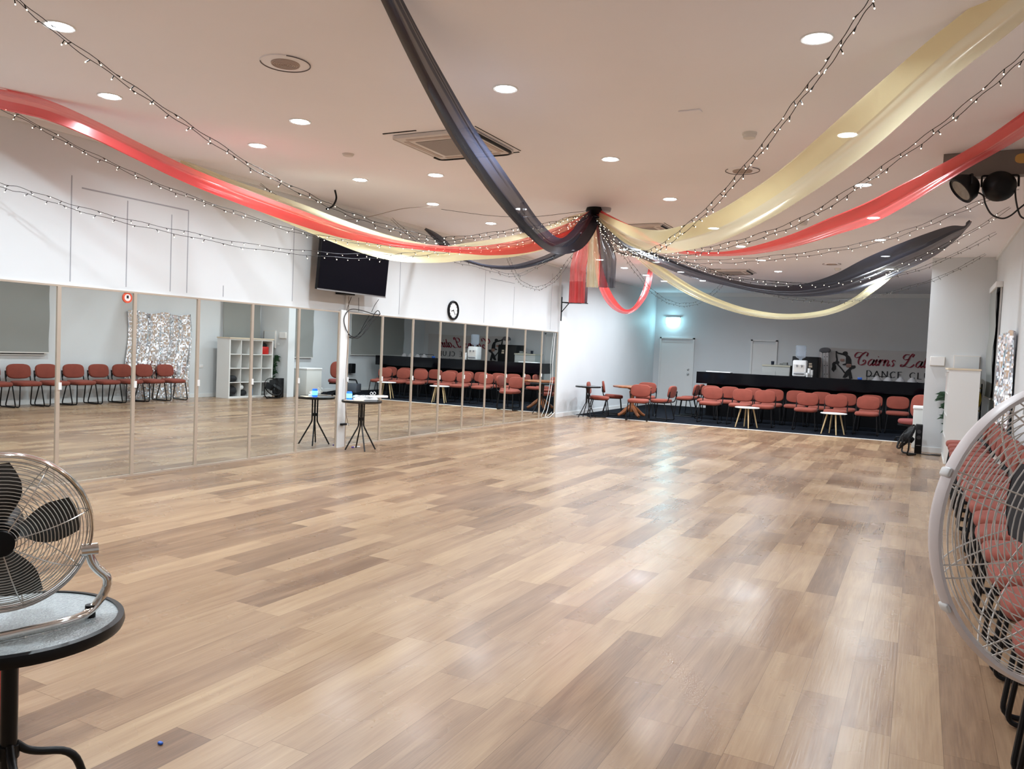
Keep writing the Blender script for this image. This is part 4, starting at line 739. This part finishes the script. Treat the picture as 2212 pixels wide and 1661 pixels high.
def blades(t, R, n, m_, pitch=.5, wid=.75, rot=0):
    for k in range(n):
        a0 = 2*PI*k/n+rot; g2 = []
        for i in range(7):
            q = .22+.72*i/6; w_ = wid*(.55+.45*math.sin(PI*min(1, q*1.1)))*2*PI/n*.5; row = []
            for j in range(5):
                s = (j/4-.5)*2; ang = a0+s*w_+.25*q; row.append((R*q*math.cos(ang), R*q*math.sin(ang), s*.030*pitch*2))
            g2.append(row)
        b = MB(); b.sheet(g2); b.sheet([[(p[0], p[1], p[2]-.003) for p in r] for r in g2][::-1]); b.build('blade', m_, t)
    q = MB(); q.lathe([(0, -.03), (R*.2, -.03), (R*.22, .0), (R*.18, .03), (0, .035)], 24); q.build('hub', BLACK, t)
def fan(name, label, c, n, R, depth, rings, spokes, wire, wm, rimm, rimw, bm, nb, twin=False, band=.02, rear=False):
    t = thing(name, label, 'fan', (0, 0, 0)); A = align(c, n)
    hd = bpy.data.objects.new('fan_head', None)
    t.location = c; t.rotation_euler = A.to_euler()
    cage(t, R, depth, rings, spokes, wire, wm, rimm, rimw, 1, twin, 'front_grille'); cage(t, R, depth, max(8, rings//2), spokes, wire, wm, rimm, rimw, -1, twin, 'rear_grille')
    q = MB(); q.lathe([(R-.002, -band/2), (R+rimw*.5, -band/2-.002), (R+rimw, 0), (R+rimw*.5, band/2+.002), (R-.002, band/2), (R-.002, -band/2)], 72); q.build('rim', rimm, t)
    blades(t, R*(.62 if rear else .92), nb, bm, rot=.35 if rear else 0)
    s_ = -1 if rear else 1
    q = MB(); q.lathe([(0, s_*(-depth-.07)), (R*.2, s_*(-depth-.065)), (R*.24, s_*(-depth-.01)), (R*.2, s_*-depth*.3), (0, s_*-depth*.3)], 24); q.build('motor', BLACK if not rear else WHITE, t)
    return t, A
# chrome fan on the glass table, near left
fc = Vector((5.172, 1.245, .955)); fn = Vector((.83, -.52, -.10))
t, A = fan('chrome_fan', 'chrome high velocity fan standing on the glass table, bottom left', fc, fn, .213, .085, 21, 8, .0013, mat('bright_wire', (.70, .67, .62), .25, metal=.7), CHROME, .006, STEELB, 4, band=.035)
Ai = A.inverted()
sx = Vector((-fn.y, fn.x, 0)).normalized()*-1; sx = Vector((.41, .91, 0)).normalized()
for s in (-1, 1):
    p0 = fc+sx*s*.205+Vector((.03, -.015, -.062)); p1 = fc+sx*s*.262+Vector((.03, -.01, -.155)); 
    fwd = Vector((fn.x, fn.y, 0)).normalized(); q0 = Vector((fc.x, fc.y, .716))
    P = [p0, p0+sx*s*.012-Vector((0, 0, .05)), p1, q0+sx*s*.225+fwd*.02, q0+sx*s*.17+fwd*.09, q0+fwd*.125]
    m = MB(); m.tube([tuple(Ai @ v) for v in fillet([tuple(v) for v in P], .06)], .0125, 10); m.build('stand_tube', CHROME, t)
    m = MB(); m.cyl(tuple(Ai @ (p0-sx*s*.02)), tuple(Ai @ (p0+sx*s*.022)), .017, seg=14); m.build('pivot_knob', CHROME, t)
    m = MB(); f0 = q0+sx*s*.215+fwd*.03; m.cyl(tuple(Ai @ Vector((f0.x, f0.y, .7005))), tuple(Ai @ Vector((f0.x, f0.y, .735))), .014, seg=10); m.build('rubber_foot', BLACK, t)
# white pedestal fan, near right
wc = Vector((7.590, 1.748, 1.205)); toc = (Vector((7.3127, 0, 1.5))-wc).normalized(); side = Vector((.89, .455, 0))
wn_ = (toc*math.cos(.58)+side*math.sin(.58)); wn_.z -= .12
t, A = fan('pedestal_fan', 'large white wire pedestal fan cut off by the right edge, nearest the viewer', wc, wn_, .278, .085, 26, 10, .0012, mat('cream_wire', (.78, .74, .70), .25, metal=.2), PINKRIM, .011, FANBL, 3, True, band=.026, rear=True)
Ai = A.inverted()
for a in (2.75, 3.62, 5.0):
    m = MB(); m.box((.284, -.009, -.012), (.292, .009, .014), T=T_(rz=a), bev=.004); m.build('rim_clip', WHITE, t)
bk = wc+wn_.normalized()*.15
m = MB(); m.cyl(tuple(Ai @ bk), tuple(Ai @ Vector((bk.x, bk.y, .03))), .018, seg=12); m.build('pole', WHITE, t)
m = MB(); m.lathe([(0, 0), (.21, 0), (.22, .015), (.19, .03), (.04, .045), (0, .05)], 40, T=Ai @ Matrix.Translation((bk.x, bk.y, .0))); m.build('base', WHITE, t)
# black floor fan by the pier
kc = Vector((7.17, 15.02, .30)); kn = Vector((-.75, -.15, .45))
t, A = fan('floor_fan', 'black floor fan tilted upward at the foot of the pier', kc, kn, .24, .06, 14, 8, .002, BLACKM, BLACK, .008, BLACK, 4, band=.03)
Ai = A.inverted(); sx = Vector((-kn.y, kn.x, 0)).normalized()
for s in (-1, 1):
    P = [kc+sx*s*.25, Vector((kc.x, kc.y, .10))+sx*s*.26, Vector((kc.x-.02, kc.y, .014))+sx*s*.20, Vector((kc.x+.16, kc.y+.02, .014))]
    m = MB(); m.tube([tuple(Ai @ v) for v in fillet([tuple(v) for v in P], .05)], .014, 8); m.build('stand_tube', BLACKM, t)
m = MB(); m.tube(spline([(7.25, 15.1, .02), (7.45, 15.25, .007), (7.7, 15.22, .007), (7.52, 15.3, .007), (7.8, 15.45, .007), (8.1, 15.5, .007)], 8), .006, 6)
tag(m.build('floor_cable', STEEL), 'black cable snaking on the floor at the foot of the pier', 'cable')
# red case
t = thing('red_case', 'red case with black feet on the floor, cut off at the lower left edge', 'case', (4.235, 1.556, 0), .5)
MB().box((-.22, -.16, .045), (.22, .16, .34), bev=.015).build('body', REDP, t)
for x in (-.17, .17):
    for y in (-.11, .11): MB().cyl((x, y, 0), (x, y, .047), .022, seg=10).build('foot', BLACK, t)

# ------------------------------------------------------------------ ceiling fittings
dl0 = None
for i, (x, y) in enumerate(sorted(LIGHTS, key=lambda p: (p[1], p[0]))):
    row = {1.36: 'left wall', 2.38: 'second', 4.49: 'third', 6.66: 'right'}[x]
    lab = 'round recessed ceiling downlight in the %s row' % row
    col = [p for p in LIGHTS if p[0] == x]; col.sort(key=lambda p: p[1]); lim = {1.36: 4, 2.38: 3.1, 4.49: 5, 6.66: 5}[x]; vis = [q for q in col if q[1] > lim]; seen = (x, y) in vis; idx = vis.index((x, y)) if seen else col.index((x, y))
    ords = ['first', 'second', 'third', 'fourth', 'fifth', 'sixth', 'seventh', 'eighth', 'ninth', 'tenth', 'eleventh', 'twelfth', 'thirteenth']
    lab = {1.36: 'round ceiling downlight, row nearest the mirrors, ', 2.38: 'round ceiling downlight, second row from the mirrors, ', 4.49: 'round ceiling downlight, third row from the mirrors, ', 6.66: 'round ceiling downlight, row nearest the right wall, '}[x]+(ords[idx]+' from the viewer' if seen else ords[idx]+' of those out of frame')
    if dl0 is None:
        REAR = None
        dl0 = thing('downlight', lab, 'ceiling light', (x, y, CEIL), 0, 'round recessed downlights')
        q = MB(); q.lathe([(.074, -.004), (.09, -.007), (.097, -.002), (.097, .0), (.074, 0), (.074, -.004)], 28); q.build('trim_ring', WHITE, dl0)
        q = MB(); q.lathe([(0, -.012), (.045, -.011), (.072, -.006), (.076, -.001), (0, -.001)], 24); q.build('lens', LENS, dl0)
        ld = bpy.data.lights.new('downlight_lamp', 'AREA'); ld.shape = 'DISK'; ld.size = .13; ld.energy = LAMP_W; ld.color = LAMP_COL
        lo = bpy.data.objects.new('downlight_lamp', ld); COL.objects.link(lo); lo.parent = dl0; lo.location = (0, 0, -.016); ld.spread = math.radians(158)
    else:
        r = dup(dl0, (x, y, CEIL), 0, lab)
        if y > 15.6 and x > 2:
            if REAR is None: REAR = ld.copy(); REAR.energy = LAMP_W*1.9
            for c in r.children:
                if c.type == 'LIGHT': c.data = REAR
def cassette(x, y, label):
    t = thing('ceiling_air_conditioner', label, 'air conditioner', (x, y, CEIL))
    m = MB(); m.box((-.42, -.42, -.035), (.42, .42, -.004), bev=.03); m.build('panel', mat('cassette_cream', (.70, .64, .60), .5), t)
    m = MB(); m.box((-.26, -.26, -.040), (.26, .26, -.034)); m.build('intake_grille', GRILLE, t)
    for k in range(4):
        m = MB(); T2 = T_(rz=k*PI/2); m.box((-.30, .315, -.0385), (.30, .365, -.0335), T=T2); m.build('air_slot', DIFFB, t)
    m = MB()
    P_ = fillet([(-.415, .30, -.030), (-.412, .412, -.030), (.412, .412, -.030), (.415, -.36, -.030)], .10, 8); m.tube(P_, .015, 8); m.build('painted_gap_shade', BLACK, t)  # black tube stands in for the shade between panel and ceiling
    m = MB()
    m.box((-.47, .47, -.006), (.44, .485, 0)).box((.47, -.44, -.004), (.478, .44, 0)).box((-.46, -.50, -.006), (-.1, -.485, 0)); m.build('cutout_edge', BLACK, t)
cassette(3.31, 6.42, 'square ceiling air conditioner nearest the viewer, crossed by the black drape')
cassette(3.45, 11.62, 'square ceiling air conditioner just beyond the drape hub')
cassette(3.50, 17.7, 'square ceiling air conditioner farthest away, towards the bar')
def vent(x, y, label, ring=True):
    t = thing('ceiling_vent', label, 'vent', (x, y, CEIL), 0, 'round ceiling vents')
    m = MB()
    if ring: m.lathe([(.165, -.008), (.168, -.008), (.17, 0), (.163, 0), (.165, -.008)], 40)
    m.lathe([(0, -.006), (.155, -.006), (.165, 0), (0, 0)], 40); m.build('outer_plate', CEILM, t)
    m = MB(); 
    for r_ in (.095, .08, .065, .05, .035, .018): m.lathe([(r_-.006, -.016), (r_, -.016), (r_+.003, -.006), (r_-.008, -.006), (r_-.006, -.016)], 32)
    m.lathe([(0, -.010), (.098, -.010), (.098, -.005), (0, -.005)], 32); m.build('louvre', DIFFB, t)
    m = MB(); m.tube([(.167*math.cos(a*PI/24), .167*math.sin(a*PI/24), -.006) for a in range(-6, 31)], .004, 6); m.build('edge_ring', mat('ring_grey', (.12, .10, .10), .6), t)
vent(3.30, 4.20, 'round brown ceiling vent nearest the viewer, upper left'); vent(5.60, 8.25, 'round ceiling vent in the middle distance, under the fairy lights'); vent(5.68, 16.5, 'round ceiling vent far away above the counter')
for (x, y, r_, h_, l, c) in ((2.03, 6.45, .055, .02, 'flat round sensor on the ceiling left of the near air conditioner', 'sensor'), (5.92, 6.91, .055, .045, 'round smoke detector on the ceiling, nearest of the three', 'smoke detector'),
    (5.78, 11.5, .055, .045, 'round smoke detector beyond the red drape on the right', 'smoke detector'), (5.72, 17.28, .055, .045, 'tiny far smoke detector beside the farthest vent', 'smoke detector')):
    m = MB(); m.lathe([(0, -h_), (r_*.9, -h_), (r_, -h_*.4), (r_*1.1, -h_*.35), (r_*1.1, 0), (0, 0)], 28); o = m.build('ceiling_sensor' if c == 'sensor' else 'smoke_detector', OFFW, None, (x, y, CEIL)); tag(o, l, c)
m = MB(); m.box((-.085, -.04, -.012), (.085, .04, 0), bev=.003); tag(m.build('blank_plate', CEILM, None, (5.61, 6.16, CEIL)), 'small rectangular blank plate on the ceiling', 'plate')
struct('trim_7', MB().box((7.39, 8.12, 3.19), (XR, 8.24, 3.402)), GREY)
m = MB(); m.pad(.13, .085, .003, 0, T_(8.0, 8.118, 3.325, rx=PI/2), n=2.6); tag(m.build('masking_tape', mat('orange_tape', (.62, .36, .10), .5)), 'scrap of orange tape on the grey beam end', 'tape')
for (p, n, l) in ((DATA['PAR'][0], Vector((-.85, -.30, -.75)), 'black stage light hanging from the grey beam, tilted left'), (DATA['PAR'][1], Vector((-.15, 1, .25)), 'black stage light hanging from the grey beam, facing the viewer')):
    t = thing('stage_light', l, 'stage light', p); A = align((0, 0, 0), n)
    m = MB(); m.lathe([(0, -.10), (.05, -.10), (.075, -.085), (.125, -.02), (.13, .05), (.122, .055), (.118, .045), (0, .04)], 28, T=A); m.build('housing', BLACK, t)
    m = MB(); m.lathe([(0, .040), (.115, .040), (.115, .044), (0, .046)], 28, T=A); m.build('lens', mat('dark_lens', (.01, .01, .014), .1, coat=.5), t)
    top = 3.19-p[2]
    hs = Vector((0, 0, 1)).cross(n).normalized()*.14
    m = MB(); m.tube(fillet([tuple(-hs), tuple(-hs+Vector((0, .03, top-.01))), tuple(hs+Vector((0, .03, top-.01))), tuple(hs)], .02), .009, 6); m.build('yoke', BLACK, t)
for P, l in zip(DATA['PARC'], ('black cable looping from the left stage light', 'black cable hanging from the right stage light')):
    m = MB(); m.tube(spline([P[0]]+P[1:], 8), .007, 6); tag(m.build('light_cable', STEEL), l, 'cable')
for P, l in (([(.65, 7.9, 3.40), (.66, 7.92, 3.30), (.62, 7.9, 3.2), (.55, 7.86, 3.16)], 'short bent black cable stub sticking out of the ceiling by the left wall'),):
    m = MB(); m.tube(spline(P, 6), .012, 7); tag(m.build('cable_stub', BLACK), l, 'cable')
m = MB(); m.tube(spline([(1.33, 9.2, 3.395), (1.0, 8.9, 3.33), (.55, 8.7, 3.2), (.2, 8.45, 3.12), (.05, 8.3, 3.1)], 6), .004, 5); tag(m.build('thin_cable', mat('tan_wire', (.3, .24, .2), .5)), 'thin tan cable slung from a downlight down to the left wall', 'cable')

# ------------------------------------------------------------------ hub, drapes, fairy lights
t = thing('ceiling_hub', 'black fabric knot on the ceiling where all the drapes meet', 'hub', (3.38, 9.86, CEIL))
m = MB(); m.lathe([(0, -.11), (.05, -.11), (.10, -.075), (.125, -.04), (.11, 0), (0, 0)], 20); m.build('knot', BLACK, t)
m = MB(); m.lathe([(0, -.05), (.07, -.05), (.08, -.02), (.08, 0), (0, 0)], 24, T=T_(.13, .03, 0)); m.build('ceiling_rose', mat('grey_rose', (.35, .32, .32), .5), t)
def smooth6(rows, n):
    A = spline([r[:3] for r in rows], n); B = spline([r[3:] for r in rows], n); return A, B
def drape(key, m_, label, name='cloth_drape', folds=2, amp=.10, seed=0, loose=1.0):
    A, B = smooth6(DATA['RIB'][key], 7); rnd = random.Random(seed); n = 22; grid = []
    ph = [rnd.uniform(0, 6) for _ in range(4)]
    for i, (p, h) in enumerate(zip(A, B)):
        d = A[min(i+1, len(A)-1)]-A[max(i-1, 0)]; d.normalize(); nr = d.cross(h); 
        if nr.length > 1e-6: nr.normalize()
        W_ = h.length; row = []; s = i/len(A)
        for j in range(n+1):
            u = j/n*2-1; fold = amp*W_*(math.sin(u*PI*folds+ph[0]+3*s)+.6*math.sin(u*PI*(folds*1.7)+ph[1]-5*s)+.35*math.sin(s*24+ph[2]+u*2.0)*loose)
            uu = u+.10*math.sin(u*PI*2+ph[3]+4*s)
            row.append(tuple(p+h*uu+nr*(fold+W_*.55*(uu*uu-.5))))
        # hem turned back on itself: a denser band along one edge
        for q in (.93, .8, .62): row.append(tuple(Vector(row[int(n*q)])+nr*W_*.07))
        grid.append(row)
    o = MB().sheet(grid).build(name, m_); tag(o, label, 'drape', 'ceiling drapes fanning out from the hub')
drape('R_red_left', RED_S, 'long red sheer drape sweeping from the hub to the upper left edge', seed=1)
drape('R_gold_left', GOLD_S, 'gold sheer drape running from the hub to the top of the left wall', seed=2)
drape('R_black_near', BLACK_D, 'broad charcoal drape sweeping from the hub up to the top edge', seed=3, amp=.09)
drape('R_black_back', BLACK_D, 'narrow black drape from the hub to a knot above the left wall', seed=4)
drape('R_black_small', BLACK_D, 'short black drape end hooked to the ceiling behind the charcoal one', seed=5)
drape('R_gold_near', GOLD_S, 'wide pale gold sheer drape rising from the hub to the upper right corner', seed=6, amp=.05, folds=1)
drape('R_red_right', RED_S, 'red sheer drape from the hub rising past the grey beam on the right', seed=7)
drape('R_black_right', BLACK_S, 'black sheer drape from the hub to a knotted end at the right', seed=8)
drape('R_gold_far', GOLD_S, 'gold drape hanging in a long low curve in front of the bar wall', seed=9)
drape('R_red_loop', RED_S, 'narrow red drape hanging in a deep loop below the hub', seed=10)
def tail(x, y, w_, z1, m_, label, rz, seed):
    rnd = random.Random(seed); g_ = []; a = rnd.uniform(0, 6)
    for j in range(26):
        s = j/25; z = 3.30+(z1-3.30)*s; ww = w_*(.25+.75*min(1, s*2.2)); row = []
        for i in range(19):
            u = i/18*2-1; dx = u*ww/2; dn = .018*math.sin(u*7+a+s*2)+.008*math.sin(u*16+a*2-s*5)
            row.append((x[0]+(x[1]-x[0])*min(1, s*1.7)+dx*math.cos(rz)-dn*math.sin(rz), y+dx*math.sin(rz)+dn*math.cos(rz), z))
        g_.append(row)
    tag(MB().sheet(g_).build('drape_tail', m_), label, 'drape', 'loose drape tails hanging straight down from the hub')
tail((3.33, 3.205), 9.80, .21, 2.15, RED_S, 'dark red drape tail hanging straight down, leftmost under the hub', .45, 1)
tail((3.36, 3.40), 9.84, .16, 2.36, GOLD_S, 'gold drape tail hanging straight down, middle one under the hub', .45, 2)
tail((3.40, 3.585), 9.90, .21, 2.36, BLACK_S, 'grey black drape tail hanging straight down, rightmost under the hub', .45, 3)
bm_ = MB(); bm_.cyl((0, 0, 0), (0, 0, -.024), .0028, .0035, 5, 0); bm_.pad(.0065, .0065, .008, 1, T_(0, 0, -.029), n=2, seg=6)
bulb0 = bm_.build('bulb', [STEEL, BULB]); dim_mesh = bulb0.data.copy(); dim_mesh.materials[1] = BULBD
SL = {'S1': 'fairy light string running from the hub to the top left corner', 'S2': 'fairy light string following the underside of the long red drape', 'S3': 'lowest fairy light string crossing the left wall and the television',
 'S4': 'fairy light string ending on the ceiling above the left wall, short of the television', 'S5': 'thick-looking fairy light string rising steeply to the top edge right of centre', 'S6': 'fairy light string rising to the right edge between gold and red drapes',
 'S7': 'fairy light string running below the red drape towards the stage lights', 'S8': 'fairy light string ending near the knotted black drape end', 'S9': 'unlit looking fairy light string ending on the ceiling by the pier',
 'S10': 'lowest fairy light string on the right, ending at the top of the pier', 'S11': 'far fairy light loop hanging above the exit sign', 'S12': 'far fairy light loop hanging to the left of the red tail',
 'S13': 'fairy light string sagging in front of the left wall above the clock'}
first_bulb = True
for key, lab in SL.items():
    rows = DATA['STR'][key]; A, B = smooth6(rows, 8); t = thing('fairy_light_string', lab, 'string lights', rows[-1][:3], 0, 'fairy light strings fanning out from the hub'); off = Vector(rows[-1][:3])
    for s in (-1, 1):
        P = [a+b*s+Vector((0, 0, .006*math.sin(i*.9+s))) for i, (a, b) in enumerate(zip(A, B))]
        MB().tube([tuple(p-off) for p in P], .0024, 5).build('wire', STEEL, t)
        L = [0]
        for i in range(1, len(P)): L.append(L[-1]+(P[i]-P[i-1]).length)
        step = max(.15, L[-1]/47); d = .10+(.06 if s > 0 else 0); k = 0
        rnd = random.Random(len(P)*7+s)
        while d < L[-1]-.05:
            while L[k+1] < d: k += 1
            f_ = (d-L[k])/(L[k+1]-L[k]+1e-9); p = P[k].lerp(P[k+1], f_)
            if first_bulb: bo = bulb0; first_bulb = False
            else: bo = bulb0.copy(); COL.objects.link(bo)
            if key in ('S9', 'S10', 'S11', 'S12', 'S13'): bo.data = dim_mesh
            bo.parent = t; bo.location = p-off; bo.rotation_euler = (rnd.uniform(-1.2, 1.2), rnd.uniform(-1.2, 1.2), 0); bo.scale = (1.1,)*3
            d += step*rnd.uniform(.8, 1.2)
m = MB(); rows = DATA['STR']['C1']; A, B = smooth6(rows, 6); m.tube([tuple(a) for a in A], .003, 5); tag(m.build('thin_cable', STEEL), 'thin black cable running along the ceiling from the hub to a downlight', 'cable')
